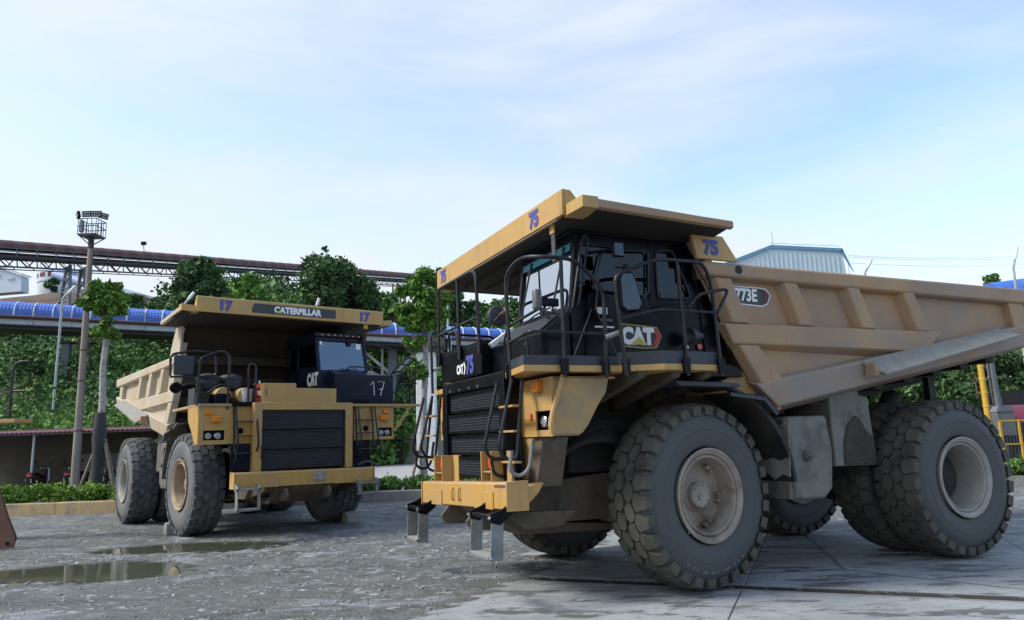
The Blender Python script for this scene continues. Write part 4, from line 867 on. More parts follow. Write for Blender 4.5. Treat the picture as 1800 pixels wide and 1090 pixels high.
# ================================================================== haul trucks
RT, WT = 1.067, .64
def tyre_mb(gap, notch, N=32, deep=.05):
    """returns (carcass, tread) meshes; axle along y, outer side = +y"""
    c = MB(); W = WT/2
    half = [(.50, .20), (.548, .24), (.556, .285), (.60, .306), (.72, W), (.80, W+.004), (.86, W-.008), (.92, W-.035), (RT-.085, W-.07), (RT-deep, W-.10), (RT-deep+.008, .10), (RT-deep+.01, 0)]
    prof = [(r, y) for r, y in half]+[(r, -y) for r, y in half[::-1][1:]]
    c.lathe(prof, 64)
    c.lathe([(.745, W+.0), (.752, W+.006), (.76, W+.001)], 64)
    tr = MB(); da = 2*math.pi/N
    def Rt(y): return RT-.045*(abs(y)/W)**4
    def block(poly, a0, sh=0):
        n = len(poly); cy = sum(p[0] for p in poly)/n; ca = sum(p[1] for p in poly)/n; top = []; bot = []
        for y, a in poly:
            yy = cy+(y-cy)*.982; aa = a0+(ca+(a-ca)*.955)*da; r = Rt(yy); top.append((r*math.cos(aa), yy, r*math.sin(aa)))
            aa = a0+(ca+(a-ca)*1.0)*da; yb = y
            rb = RT-deep-.012
            if abs(y) > .29: rb = RT-.145; yb = math.copysign(W-.008, y)
            elif abs(y) > .25: rb = RT-.13
            bot.append((rb*math.cos(aa), yb, rb*math.sin(aa)))
        tr.loft(bot, top)
    g = gap
    for s in (1, -1):
        for i in range(N):
            a0 = i*da+(0 if s > 0 else da*.5); h = .5-g
            if notch:
                P = [(.160, -h*.62), (.182, -h*1.10), (.225, -h*1.0), (.262, -h*.84), (.314, -h*.78), (.314, h*.74), (.262, h*.80), (.225, h*1.02), (.182, h*1.16), (.156, h*.72), (.140, 0)]
            else:
                P = [(.165, -h*.6), (.20, -h*1.05), (.25, -h*1.1), (.306, -h*.95), (.306, h*.85), (.25, h*.9), (.20, h*1.12), (.165, h*.9), (.145, 0)]
            block([(s*y, a) for y, a in P], a0)
            h2 = .5-.018
            P = [(.008, -h2*.55), (.06, -h2*1.02), (.125, -h2*.92), (.158, -h2*.30), (.140, .5*h2), (.112, h2*1.02), (.05, h2*.92), (.008, h2*.45)]
            block([(s*y, a) for y, a in P], a0+da*.5)
    return c, tr
def ring(mb, n, r, y, rad, ln, ph=0):
    for i in range(n):
        a = 2*math.pi*i/n+ph; mb.cyl((r*math.cos(a), y, r*math.sin(a)), (r*math.cos(a), y+ln, r*math.sin(a)), rad, n=6)
def rim_front(m):
    b = MB(); b.lathe([(.505, .23), (.535, .30), (.540, .325), (.520, .33), (.500, .31), (.478, .30), (.472, .285), (.462, .27), (.455, .29), (.44, .30), (.425, .285), (.41, .18), (.40, .06), (.38, .035), (.30, .03), (.20, .05), (.17, .08), (.001, .08)], 64)
    b.lathe([(.50, -.23), (.535, -.30), (.50, -.31), (.45, -.2), (.42, -.02), (.36, .0), (.2, .0)], 48)
    h = MB(); h.lathe([(.155, .05), (.15, .15), (.138, .165), (.06, .17), (.05, .18), (.001, .18)], 32); ring(h, 10, .122, .165, .012, .016)
    h.lathe([(.045, .18), (.04, .195), (.02, .195), (.018, .185), (.001, .185)], 20, c=(.02, 0, -.015))
    k = MB()
    for i, a in enumerate((R_(70), R_(10), R_(-50), R_(-110), R_(190), R_(130))):
        x, z = .36*math.cos(a), .36*math.sin(a); u = Vector((math.cos(a), 0, math.sin(a))); v = Vector((-math.sin(a), 0, math.cos(a)))
        k.cyl(Vector((x, .03, z))+v*.04, Vector((x, .12, z))+v*.04, .026, n=6); k.cyl(Vector((x, .03, z))-v*.04, Vector((x, .12, z))-v*.04, .026, n=6); k.cyl(Vector((x, .04, z))+u*.035, Vector((x, .10, z))+u*.035, .035, n=8)
    k.tube([(.37*math.cos(t), .045, .37*math.sin(t)) for t in np.linspace(R_(-110), R_(70), 20)], .006, n=4)
    return b, h, k
def rim_rear():
    b = MB(); b.lathe([(.505, .23), (.535, .30), (.540, .325), (.520, .33), (.50, .31), (.478, .30), (.470, .27), (.455, .29), (.44, .285), (.425, .25), (.415, .0), (.41, -.25)], 64)
    b.lathe([(.505, -.23), (.535, -.30), (.50, -.31), (.45, -.28), (.41, -.25)], 48)
    h = MB(); h.lathe([(.33, -.40), (.33, -.16), (.315, -.12), (.27, -.11), (.26, -.06), (.20, -.04), (.001, -.04)], 40); ring(h, 30, .295, -.115, .014, .035); ring(h, 12, .16, -.045, .012, .02)
    return b, h
WH = {}
def wheel(parent, loc, rz, kind, style):
    key = (kind, style)
    if key not in WH:
        c, tr = tyre_mb(*((.085, True, 30) if (style, kind) == ('a', 'front') else ((.045, True, 30) if style == 'a' else (.05, False, 27))))
        sm, tm = ('rubber_side', 'rubber_tread') if style == 'a' else ('rubber_side_b', 'rubber_tread_b')
        d = {'sidewall': c.mesh('tyre', sm), 'tread': tr.mesh('tread', tm, 25)}
        if kind == 'front':
            b, h, k = rim_front(None); rm = 'rim_dust' if style == 'a' else 'rim_orange'
            d['rim'] = b.mesh('rim', rm); d['hub'] = h.mesh('hub', rm if style == 'a' else 'rim_grey'); d['wedge_clamps'] = k.mesh('wedge_clamps', rm if style == 'a' else 'rim_grey')
        else:
            b, h = rim_rear(); d['rim'] = b.mesh('rim', 'rim_grey'); d['hub'] = h.mesh('hub', 'rim_dust')
        WH[key] = d
    w = bpy.data.objects.new('wheel', None); COL.objects.link(w); w.parent = parent; w.location = loc; w.rotation_euler = (0, rs.uniform(0, .1), rz)
    for n_, me in WH[key].items():
        o = link({'sidewall': 'tyre', 'tread': 'tread'}.get(n_, n_), me, w)
    return w
def side_letters(w, s, r, a0, y, m, h=.07):
    """raised lettering running round a sidewall"""
    for i, ch in enumerate(s):
        a = a0+i*h*1.05/r; ur = Vector((math.cos(a), 0, math.sin(a))); tg = Vector((-math.sin(a), 0, math.cos(a)))
        text('sidewall_letter', ch, h, ur*(r)+Vector((0, y, 0)), -tg if False else tg, -ur, m, w, bold=.02, depth=.008)

def rail(parent, pts, r=.021, rc=.12, name='handrail', m='tube_black', label=None):
    return ob(name, MB().tube(pts, r, rc=rc, n=9), m, parent, label=label)

def ladder(parent, y0, y1, dx=0, dz=0, stepm='yellow'):
    """access ladder on the truck nose: two U shaped rails, treads, hinged lower loops"""
    s = 1 if y1 > y0 else -1; q = lambda pts, y: [(x+dx, y, z+dz) for x, z in pts]
    for y in (y0, y1):
        rail(parent, q([(2.20, 2.44), (2.39, 1.70), (2.31, 1.57), (2.17, 1.56), (2.07, 2.44)], y), .020, .07, 'ladder_rail')
    for z in (2.15, 1.87, 1.53):
        ob('tread', MB().box(2.11+dx, 2.20+dx, min(y0, y1), max(y0, y1), z+dz-.012, z+dz+.012), stepm, parent, .004)
    rail(parent, q([(2.31, 1.60), (2.28, 1.40), (2.16, 1.36), (2.0, 1.40), (1.97, 1.6)], y0), .018, .07, 'lower_grab_loop')
    rail(parent, q([(2.28, 1.66), (2.31, 1.44), (2.18, 1.38), (2.07, 1.46), (2.02, 1.78)], y1+s*.1), .020, .07, 'lower_grab_loop', 'galv' if stepm == 'yellow' and s > 0 else 'tube_black')

def haul_truck(kind, label, loc, rz):
    A = kind == 'a'                 # a = right truck, b = left truck
    dz = 0.0 if A else .10          # the left truck stands a little higher on its struts
    ym = 'yellow'
    t = thing('haul_truck', label, 'dump truck', loc, rz)
    P = lambda n, mb, m, bevel=.008, label=None: ob(n, mb, m, t, bevel, label)
    # ---- wheels
    st = R_(8) if A else R_(2)
    for s in (1, -1):
        pv = s*1.35; c = Vector((0, pv, RT))+Matrix.Rotation(st, 3, 'Z') @ Vector((0, s*.215, 0))
        w = wheel(t, c, st+(0 if s > 0 else math.pi), 'front', 'a' if A else 'b')
        if A and s > 0: side_letters(w, 'MICHELIN', .87, R_(-118), WT/2-.003, 'rubber_letters', .12); side_letters(w, 'XDT', .80, R_(15), WT/2-.003, 'rubber_letters', .085)
        w = wheel(t, (-4.23, s*1.83, RT), 0 if s > 0 else math.pi, 'rear', 'a' if A else 'b')
        wheel(t, (-4.23, s*1.10, RT), math.pi if s > 0 else 0, 'rear', 'a' if A else 'b')
        P('wheel_hub_housing', MB().cyl((0, s*.6, RT), (0, s*1.5, RT), .24, n=16), 'frame_brown')
        P('suspension_strut', MB().cyl((0, s*1.02, RT-.1), (-.12, s*.95, 2.05), .15, n=14).cyl((0, s*1.02, RT), (-.06, s*1.0, 1.5), .19, n=14), 'machine')
        P('steering_arm', MB().cyl((.15, s*.5, .93), (.28, s*1.25, .93), .05, n=8), 'machine')
    P('axle_housing', MB().lathe([(.01, -1.9), (.30, -1.8), (.30, -.9), (.36, -.4), (.46, 0), (.36, .4), (.30, .9), (.30, 1.8), (.01, 1.9)], 24, c=(-4.23, 0, RT)), 'machine', 0)
    # ---- frame and machinery
    for s in (1, -1):
        P('frame_rail', MB().prism([(2.1, 1.22), (2.1, .93), (1.4, .78), (-.6, .78), (-1.6, .95), (-4.9, 1.05), (-5.3, 1.25), (-5.3, 1.6), (-3.0, 1.75), (-.9, 1.6), (.4, 1.35)], 'y', s*.66-.12, s*.66+.12), 'frame_brown', .02)
    P('cross_member', MB().box(-.35, .35, -1.0, 1.0, .62, 1.02).box(-2.6, -2.2, -.6, .6, .95, 1.5), 'machine', .03)
    P('engine_block', MB().box(-.2, 1.75, -.62, .62, 1.05, 2.35).box(-1.9, -.3, -.45, .45, 1.0, 1.75).box(.2, 1.2, -.85, .85, 1.35, 2.0), 'machine', .04)
    P('drive_housing', MB().lathe([(.01, -3.3), (.3, -3.25), (.34, -2.2), (.24, -1.9), (.01, -1.85)], 16, 'x', (0, 0, 1.25)), 'machine', 0)
    P('tie_rod', MB().cyl((.62, -1.5, .72), (.62, 1.5, .78), .035, n=8).cyl((1.7, -.9, .78), (.1, -1.2, .85), .035, n=8), 'frame_brown', 0)
    for k in range(6):
        y = .72+.12*(k % 3); s = 1 if k < 3 else -1
        P('hose', MB().tube([(1.55, s*y, 1.3+.1*k % .5), (1.2, s*(y+.25), 1.75), (.75, s*(y+.28), 1.95-.1*(k % 3)), (.4, s*(y+.1), 1.5)], .028+.008*(k % 3), rc=.2, n=7), 'machine', 0)
    P('belly_guard', MB().prism([(2.2, .95), (1.8, .66), (.2, .60), (.2, .68), (1.8, .8), (2.2, 1.1)], 'y', -.62, .62), 'frame_brown', .01)
    for s in (1, -1):
        P('tow_eye', MB().prism([(2.3, .98), (2.42, .84), (2.36, .74), (2.1, .72), (1.9, .82), (1.9, .98)], 'y', s*.45-.03, s*.45+.03).prism([(2.2, .98), (1.95, .78), (1.5, .78), (1.3, .95)], 'y', s*1.1-.05, s*1.1+.05), 'frame_brown', .01)
    P('hoist_cylinder', MB().cyl((-1.5, .55, 1.1), (-2.9, .55, 2.2), .14, n=14).cyl((-1.5, -.55, 1.1), (-2.9, -.55, 2.2), .14, n=14), 'machine', 0)
    P('rear_strut', MB().cyl((-4.3, .5, 1.3), (-5.1, .5, 2.3), .15, n=14).cyl((-4.3, -.5, 1.3), (-5.1, -.5, 2.3), .15, n=14), 'machine', 0)
    # ---- bumper (sags towards the truck's right on the right-hand truck)
    zc = 1.135 if A else 1.16; sag = math.tan(R_(2.0)) if A else math.tan(R_(.6))*-1
    def bz(y, z): return z+y*sag*(1 if A else 1)
    def bprism(poly, y0, y1): return MB().loft([(x, y0, bz(y0, z)) for x, z in poly], [(x, y1, bz(y1, z)) for x, z in poly])
    h0, h1 = (zc-.15, zc+.145)
    bp_ = P('bumper', bprism([(2.10, h0+.02), (2.33, h0), (2.33, h1-.02), (2.31, h1), (2.10, h1)], -1.46, 1.46), 'yellow', .012)
    for s in (1, -1): P('bumper_end_plate', bprism([(2.08, h0-.02), (2.345, h0-.015), (2.345, h1+.0), (2.08, h1+.01)], s*1.465, s*1.485), 'yellow', .004)
    for a_, b_ in ((-1.15, -.62), (.55, 1.1)):
        P('bumper_pad', bprism([(2.331, h0-.005), (2.345, h0-.005), (2.345, h1-.11), (2.331, h1-.11)], a_, b_), 'yellow', .003)
    if A:
        for y in (-.18, .06): P('bumper_loop', MB().tube([(2.33, y, bz(y, zc+.07)), (2.36, y, bz(y, zc+.06)), (2.36, y, bz(y, zc-.07)), (2.33, y, bz(y, zc-.08))], .012, rc=.02, n=6), 'yellow', 0)
        P('rust_strip', bprism([(2.331, h1-.06), (2.334, h1-.06), (2.334, h1-.03), (2.331, h1-.03)], 1.13, 1.42), 'rust', 0)
    else:
        o = P('plate', bprism([(2.331, h0+.07), (2.36, h0+.07), (2.36, h1-.05), (2.331, h1-.05)], .12, .37), 'rim_grey', .005)
        ob('bolt', MB().cyl((2.35, .17, zc+.03), (2.37, .17, zc+.03), .014, n=6).cyl((2.35, .32, zc+.03), (2.37, .32, zc+.03), .014, n=6).cyl((2.35, .17, zc-.05), (2.37, .17, zc-.05), .014, n=6).cyl((2.35, .32, zc-.05), (2.37, .32, zc-.05), .014, n=6), 'machine', o)
    # hanging steps under the bumper
    for y0, y1 in (((-1.58, -1.0), (.84, 1.5)) if A else ((-1.5, -1.0), (1.02, 1.52))):
        zt, zb = ((.98, .53) if A else (1.03, .62)); e = sag*y0
        for y in (y0+.04, y1-.04):
            P('step_hanger', MB().prism([(2.30, zt+e+.10), (2.40, zt+e+.04), (2.53, zt+e), (2.53, zt+e-.09), (2.42, zt+e-.12), (2.28, zt+e-.02)], 'y', y-.012, y+.012), 'black' if A else 'galv', .003)
            if A or y0 < 0: P('step_strap', MB().loft([(2.38, y-.008, zt+e-.05), (2.52, y-.008, zt+e-.05), (2.52, y+.008, zt+e-.05), (2.38, y+.008, zt+e-.05)], [(2.40, y-.008, zb+e-.03), (2.54, y-.008, zb+e-.03), (2.54, y+.008, zb+e-.03), (2.40, y+.008, zb+e-.03)]), 'galv', 0)
        P('hinge_bar', MB().box(2.46, 2.52, y0, y1, zt+e-.06, zt+e-.02), 'black' if A else 'galv', .005)
        if A or y0 < 0:
            P('bottom_step', MB().box(2.40, 2.54, y0+.03, y1-.03, zb+e-.03, zb+e+.015), 'galv', .006)
            m_ = MB()
            for y in (y0+.03, y1-.03):
                for zz in (zb+e, zt+e-.04): m_.cyl((2.535, y-.01, zz), (2.56, y-.01, zz), .018, n=6)
            P('bolts', m_, 'chrome', 0)
        else:
            for y in (y0+.05, y1-.05): P('step_strap', MB().box(2.42, 2.50, y-.03, y+.03, zb+.12, zt-.05), 'galv', .01)
            P('bottom_step', MB().box(2.43, 2.46, y0, y1, zb+.12, zb+.15), 'galv', .004)
    # ---- radiator
    zt = 2.42+dz; fm = 'black' if A else 'yellow'; gw = .90
    P('radiator_frame', MB().box(1.95, 2.15, -1.06, -gw, h1-.0, zt+.15).box(1.95, 2.15, gw, 1.06, h1, zt+.15).box(1.95, 2.149, -gw, gw, zt, zt+.15), fm, .01)
    P('radiator_core', MB().box(1.85, 2.02, -gw, gw, h1+.02, zt), 'grille', 0)
    g = t; gz0 = h1+.03; gh = (zt-gz0)
    nb = 4 if A else 3
    for k in range(nb):
        a_, b_ = gz0+gh*k/nb+.012, gz0+gh*(k+1)/nb-.012
        x_ = (2.13 if k % 2 == 0 else 2.10) if A else (2.125 if k % 2 else 2.115)
        o = P('grille_panel', MB().box(x_-.04, x_-.025, -gw+.01, gw-.01, a_, b_), 'grille', 0)
        fr = MB().box(x_-.04, x_, -gw+.005, -gw+.035, a_, b_).box(x_-.04, x_, gw-.035, gw-.005, a_, b_).box(x_-.04, x_+.006, -gw+.035, gw-.035, b_-.03, b_).box(x_-.04, x_+.006, -gw+.035, gw-.035, a_, a_+.03)
        ob('panel_frame', fr, 'black' if A else 'grille', o)
        s_ = MB(); nn_ = int((b_-a_-.06)/(.033 if A else .028))
        if A:
            for i in range(nn_):
                z = a_+.035+i*.033; s_.prism([(x_-.025, z), (x_-.003, z+.006), (x_-.003, z+.012), (x_-.025, z+.006)], 'y', -gw+.035, gw-.035)
            for i in range(54): y = -gw+.05+i*(2*gw-.1)/53; s_.box(x_-.02, x_-.006, y-.003, y+.003, a_+.03, b_-.03)
        else:
            n2 = int((2*gw-.07)/.03)
            for i in range(nn_):
                for j in range(n2):
                    z = a_+.035+i*.028; y = -gw+.045+j*.03+(.015 if i % 2 else 0)
                    s_.add([(x_-.008, y-.012, z+.007), (x_-.004, y, z), (x_-.008, y+.012, z+.007), (x_-.004, y+.0, z+.016)], [(0, 1, 2), (0, 2, 3)])
        ob('mesh_slats', s_, 'slat', o)['kind'] = 'stuff'
    if A:
        P('bolts', MB().cyl((2.15, -.7, zt+.03), (2.17, -.7, zt+.03), .016, n=6).cyl((2.15, -.35, zt+.03), (2.17, -.35, zt+.03), .016, n=6).cyl((2.15, 0, zt+.03), (2.17, 0, zt+.03), .016, n=6).cyl((2.15, .3, zt+.03), (2.17, .3, zt+.03), .016, n=6), 'steel_grey', 0)
        for y in (-.72, .96):
            e = bz(y, h1)
            o = P('lamp_bracket', MB().box(2.10, 2.13, y-.22, y+.22, e, e+.33).box(2.13, 2.33, y-.22, y-.20, e, e+.34).box(2.13, 2.30, y+.0, y+.02, e, e+.34).box(2.10, 2.31, y-.2, y, e+.10, e+.115).box(2.1, 2.14, y+.02, y+.22, e, e+.34), 'yellow', .003)
            ob('marker_lamp', MB().cyl((2.14, y-.10, e+.22), (2.27, y-.10, e+.22), .05, n=14).box(2.12, 2.262, y-.155, y-.045, e+.15, e+.29), 'red_lens', o, .008)
    # ---- tank / box above the radiator
    if A:
        P('nose_box', MB().box(1.75, 2.12, -1.18, .34, 2.60, 3.0), 'black', .012)
        P('nose_box_lid', MB().prism([(1.6, 2.99), (2.11, 3.0), (2.11, 3.03), (1.3, 3.12), (1.3, 2.99)], 'y', -1.16, .30), 'black', .006)
        text('number_decal', '75', .25, (2.124, -.04, 2.63), (0, 1, 0), (0, 0, 1), 'blue_print', t, .85, .05)
        text('maker_decal', 'CAT', .13, (2.124, -.40, 2.665), (0, 1, 0), (0, 0, 1), 'white_print', t, .75, .05)
        P('decal_arrow', MB().prism([(-.27, 2.65), (-.24, 2.65), (-.20, 2.73), (-.24, 2.81), (-.27, 2.81), (-.23, 2.73)], 'x', 2.121, 2.126), 'white_print', 0)
    else:
        P('nose_box', MB().prism([(-.86, 2.66), (-.86, 3.07), (-.16, 3.08), (-.16, 2.98), (.74, 2.98), (.74, 2.66)], 'x', 1.55, 2.02), 'yellow', .012)
        P('box_handle', MB().tube([(2.03, -.80, 2.93), (2.06, -.80, 2.93), (2.06, -.80, 2.83), (2.03, -.80, 2.83)], .008, n=5), 'black', 0)
    # ---- fenders with head lamps
    for s in (1, -1):
        yi, yo = (.80, 1.80) if A else ((1.20, 2.18) if s > 0 else (.98, 2.06)); fb = 1.80 if A else 1.87; ft = 2.44 if A else 2.62
        if s > 0 or not A or True:
            hx0 = 1.90
            if A:   # openings for lamps: built as strips round the hole
                wy0, wy1, wz0, wz1 = 1.40, 1.76, 1.87, 2.08
                fr = MB().box(hx0, hx0+.02, s*yi, s*wy0, fb, ft).box(hx0, hx0+.02, s*wy0, s*(yo-.0), wz1, ft).box(hx0, hx0+.02, s*wy0, s*yo, fb, wz0).box(hx0, hx0+.02, s*wy1, s*yo, wz0, wz1)
            else:
                wy0, wy1, wz0, wz1 = ((1.80, 2.14, 1.94, 2.13) if s > 0 else (1.56, 1.96, 1.95, 2.14))
                fr = MB().box(hx0, hx0+.02, s*yi, s*wy0, fb, ft).box(hx0, hx0+.02, s*wy0, s*yo, wz1, ft).box(hx0, hx0+.02, s*wy0, s*yo, fb, wz0).box(hx0, hx0+.02, s*wy1, s*yo, wz0, wz1)
            P('front_fender_panel', fr, 'yellow', 0)
            P('lamp_recess', MB().box(hx0-.10, hx0-.09, s*wy0, s*wy1, wz0, wz1).box(hx0-.09, hx0, s*wy0, s*(wy0+.008), wz0, wz1).box(hx0-.09, hx0, s*(wy1-.008), s*wy1, wz0, wz1), 'black', 0)
            for k in (.27, .74):
                y = s*(wy0+(wy1-wy0)*k); z = (wz0+wz1)/2-.01
                o = P('head_lamp', MB().lathe([(.068, -.05), (.072, 0), (.062, .008), (.058, -.004)], 24, 'x', (hx0-.03, y, z)), 'chrome', 0); ob('lens', MB().lathe([(.058, 0), (.03, .010), (.001, .013)], 20, 'x', (hx0-.034, y, z)), 'lens_glass', o)
            if A: P('fender_side', MB().prism([(1.90, ft), (1.90, fb), (1.62, fb), (1.55, fb+.03), (1.47, 1.92), (1.33, 2.14), (1.23, 2.26), (1.18, ft)], 'y', s*(yo-.02), s*yo), 'yellow_muddy', .004)
            else: P('fender_side', MB().prism([(1.90, ft), (1.90, fb), (1.70, fb), (1.5, 2.1), (1.2, 2.35), (1.15, ft)], 'y', s*(yo-.02), s*yo), 'yellow', .004)
            P('fender_inner', MB().box(1.1, 1.9, s*yi, s*(yi+.02), fb, ft).box(1.1, 1.9, s*yi, s*yo, ft-.02, ft), 'yellow', 0)
            P('fender_bottom', MB().box(1.6, 1.9, s*yi, s*yo, fb-.0, fb+.02), 'yellow_muddy', 0)
            # leg carrying the fender
            if A:
                P('fender_leg', MB().prism([(s*.80, 1.79), (s*1.26, 1.79), (s*1.04, 1.33), (s*.72, 1.33)], 'x', 1.84, 1.90), 'yellow', .006)
                P('leg_gusset', MB().prism([(s*1.27, 1.79), (s*1.47, 1.79), (s*1.27, 1.24), (s*1.06, 1.30)], 'x', 1.55, 1.87), 'frame_brown', .006)
                P('bumper_gusset', MB().prism([(2.09, 1.26), (1.86, 1.30), (1.92, 1.20), (2.09, 1.05)], 'y', s*1.20, s*1.42), 'yellow', .004)
                P('nose_side_plate', MB().box(1.88, 2.14, s*1.065, s*1.085, 1.35, 2.42) if s < 0 else MB().box(1.93, 1.97, .62, .93, 1.40, 2.42), 'black_navy', .004)
            else: P('fender_leg', MB().prism([(1.88, fb), (1.95, h1), (1.82, h1-.06), (1.66, fb)], 'y', s*(yi+.10), s*(yi+.40)), 'black', .01)
            P('ladder_back_plate', MB().box(1.96, 1.99, s*(.93 if A else 1.07), s*(1.12 if A else 1.45), 1.35, 1.78 if A else 1.86), 'black_navy', .004)
            # turn signals
            if A: P('turn_signal', MB().box(1.92, 1.99, s*1.52-.07, s*1.52+.07, 2.29, 2.41), 'orange_lens', .012)
            else:
                yy = 1.83 if s < 0 else 2.02
                P('turn_signal', MB().box(1.92, 1.97, s*yy-.11, s*yy+.03, 2.44, 2.54), 'orange_lens', .01); P('turn_signal', MB().box(1.92, 1.99, s*(yy-.1)-.1, s*(yy-.1)+.1, 2.29, 2.41), 'orange_lens', .01)
                P('small_lamp', MB().cyl((1.92, s*(yi+.28), 2.12), (1.935, s*(yi+.28), 2.12), .06, n=16), 'black', 0)
            if A and s < 0: P('blue_lamp', MB().box(1.92, 1.97, -1.36, -1.24, 2.20, 2.30), 'blue_lens', .01)
            if A and s > 0: P('small_red_lamp', MB().box(1.92, 1.94, 1.29, 1.33, 1.98, 2.06), 'red_lens', .004)
    # ---- decks
    if A:
        d0, d1 = 2.485, 2.555
        Ld = [(1.98, .36), (2.16, 1.24), (2.29, 1.9), (1.22, 1.9), (1.12, 1.92), (.69, 2.2), (-.16, 2.14), (-.38, 1.75), (-.38, .36)]
        for y_ in (1,): P('deck', MB().prism(Ld, 'z', d0, d1), 'yellow', .004, 'left deck with folded yellow edge')
        ed = [(2.16, 1.24), (2.29, 1.9), (1.22, 1.9), (1.12, 1.92), (.69, 2.2), (-.16, 2.14)]
        for i in range(len(ed)-1):
            a_, b_ = Vector((*ed[i], 0)), Vector((*ed[i+1], 0)); nrm = (b_-a_).cross(Vector((0, 0, 1))).normalized()*-.012
            lo, hi = (2.557, 2.66) if i < 3 else (2.557, 2.70)
            P('kick_plate', MB().loft([a_+Vector((0, 0, lo)), b_+Vector((0, 0, lo)), b_+nrm+Vector((0, 0, lo)), a_+nrm+Vector((0, 0, lo))], [a_+Vector((0, 0, hi)), b_+Vector((0, 0, hi)), b_+nrm+Vector((0, 0, hi)), a_+nrm+Vector((0, 0, hi))]), 'kick', 0)
        P('deck', MB().prism([(1.95, -.4), (1.98, -1.2), (1.95, -1.95), (-.35, -1.95), (-.35, -.4)], 'z', d0, d1), 'yellow', .004)
        for x0, x1 in ((.92, .80), (.45, .33), (.0, -.12)):
            P('deck_bracket', MB().loft([(x0, .7, 2.1), (x0+.02, 2.0, 2.42), (x0+.02, 2.05, 2.483), (x0, .7, 2.483)], [(x1, .7, 2.1), (x1+.02, 2.0, 2.42), (x1+.02, 2.05, 2.483), (x1, .7, 2.483)]), 'frame_brown', .006)
        P('corner_brace', MB().tube([(1.79, 1.86, 2.47), (1.93, 1.83, 2.05), (1.955, 1.82, 1.88)], .03, n=9).box(1.92, 1.97, 1.79, 1.85, 1.83, 1.95), 'yellow', .004)
        P('fender_ledge', MB().prism([(.35, 2.39), (-.60, 2.36), (-.60, 2.31), (.30, 2.33)], 'y', 1.2, 1.92), 'kick', .005)
    else:
        d0, d1 = 2.60, 2.655
        P('deck', MB().prism([(1.95, .95), (2.0, 1.2), (2.0, 2.85), (1.3, 2.85), (1.2, 2.3), (-.3, 2.2), (-.3, .4), (1.0, .4)], 'z', d0, d1), 'yellow', .004)
        P('deck', MB().prism([(1.96, -.95), (1.96, -2.06), (-.3, -2.0), (-.3, -.4), (1.5, -.4)], 'z', d0, d1), 'yellow_muddy', .004)
        P('kick_plate', MB().box(1.97, 1.99, -1.45, -.98, 2.60, 2.69).box(1.97, 1.985, 1.10, 1.55, 2.62, 2.76), 'black', .004)
        P('corner_brace', MB().tube([(1.95, 2.6, 2.6), (1.93, 2.19, 2.05)], .03, n=8), 'yellow', 0)
    # mud guards behind the front wheels, tanks between the axles
    for s in (1, -1):
        gm = 'machine' if A else 'mud'
        arc_ = [(1.35*math.cos(a)+.05-.05, 1.24*math.sin(a)+RT+.06) for a in np.linspace(R_(102), R_(170), 9)]
        pr = arc_+[(-1.36, 1.15), (-1.40, 1.15)]+[(x*1.03-.01, z+.03) for x, z in arc_[::-1]]
        P('mud_guard', MB().prism(pr, 'y', s*1.25, s*1.9), gm, 0)
        P('guard_lip', MB().loft([(-.42, s*1.88, 2.26), (-.98, s*1.88, 2.22), (-1.05, s*1.88, 2.02), (-1.0, s*1.88, 2.02), (-.95, s*1.88, 2.18), (-.42, s*1.88, 2.22)], [(-.36, s*2.02, 2.24), (-.93, s*2.0, 2.18), (-1.12, s*2.0, 1.98), (-1.07, s*2.0, 1.96), (-.9, s*2.0, 2.14), (-.36, s*2.02, 2.20)]), 'kick' if A else 'mud', .003)
        f_ = MB(); zz = [1.22, 1.20, 1.26, 1.17, 1.24, 1.21]
        top = [(-1.34, s*(1.25+.13*i), 1.85) for i in range(6)]; bot = [(-1.30+.02*(i % 2), s*(1.25+.13*i), zz[i]) for i in range(6)]
        f_.add(top+bot+[(x-.025, y, z) for x, y, z in top+bot], [(i, i+1, i+7, i+6) for i in range(5)]+[(i+12, i+18, i+19, i+13) for i in range(5)]+[(6+i, 7+i, 19+i, 18+i) for i in range(5)]+[(5, 17, 23, 11), (0, 6, 18, 12)])
        P('mud_flap', f_, 'mud_smooth' if A else 'mud', 0)
        P('side_tank', MB().prism([(-1.46, 1.95), (-2.14, 1.95), (-2.20, 1.50), (-2.14, 1.02), (-1.98, .90), (-1.46, .92)], 'y', s*.80, s*1.78), 'mud_smooth' if A else 'mud', .04)
        P('tank_step_plate', MB().box(-1.42, -1.36, s*1.2, s*1.80, .93, 1.92), 'mud', .01)
        P('filler_knob', MB().cyl((-1.72, s*1.78, 1.46), (-1.72, s*1.84, 1.46), .075, n=9).cyl((-1.72, s*1.84, 1.46), (-1.72, s*1.87, 1.46), .05, n=7), 'mud', .01)
        P('rear_guard', MB().prism([(-2.40, 2.30), (-2.95, 2.36), (-2.98, 2.22), (-3.14, 2.20), (-3.20, 1.27), (-2.40, 1.28)], 'y', s*1.05, s*1.62), 'mud_smooth' if A else 'mud', .02)
        if A and s > 0: P('caked_mud', MB().prism([(-2.78, 1.90), (-2.66, 1.80), (-2.58, 1.60), (-2.55, 1.29), (-3.17, 1.29), (-3.16, 1.62), (-3.02, 1.74), (-2.92, 1.90), (-2.84, 1.95)], 'y', 1.61, 1.65), 'mud_dark', .02)
    # ---- dump body
    zc_ = 0 if A else .32; bm = 'body' if A else 'body_b'; cm = 'body_chine' if A else 'body_b'
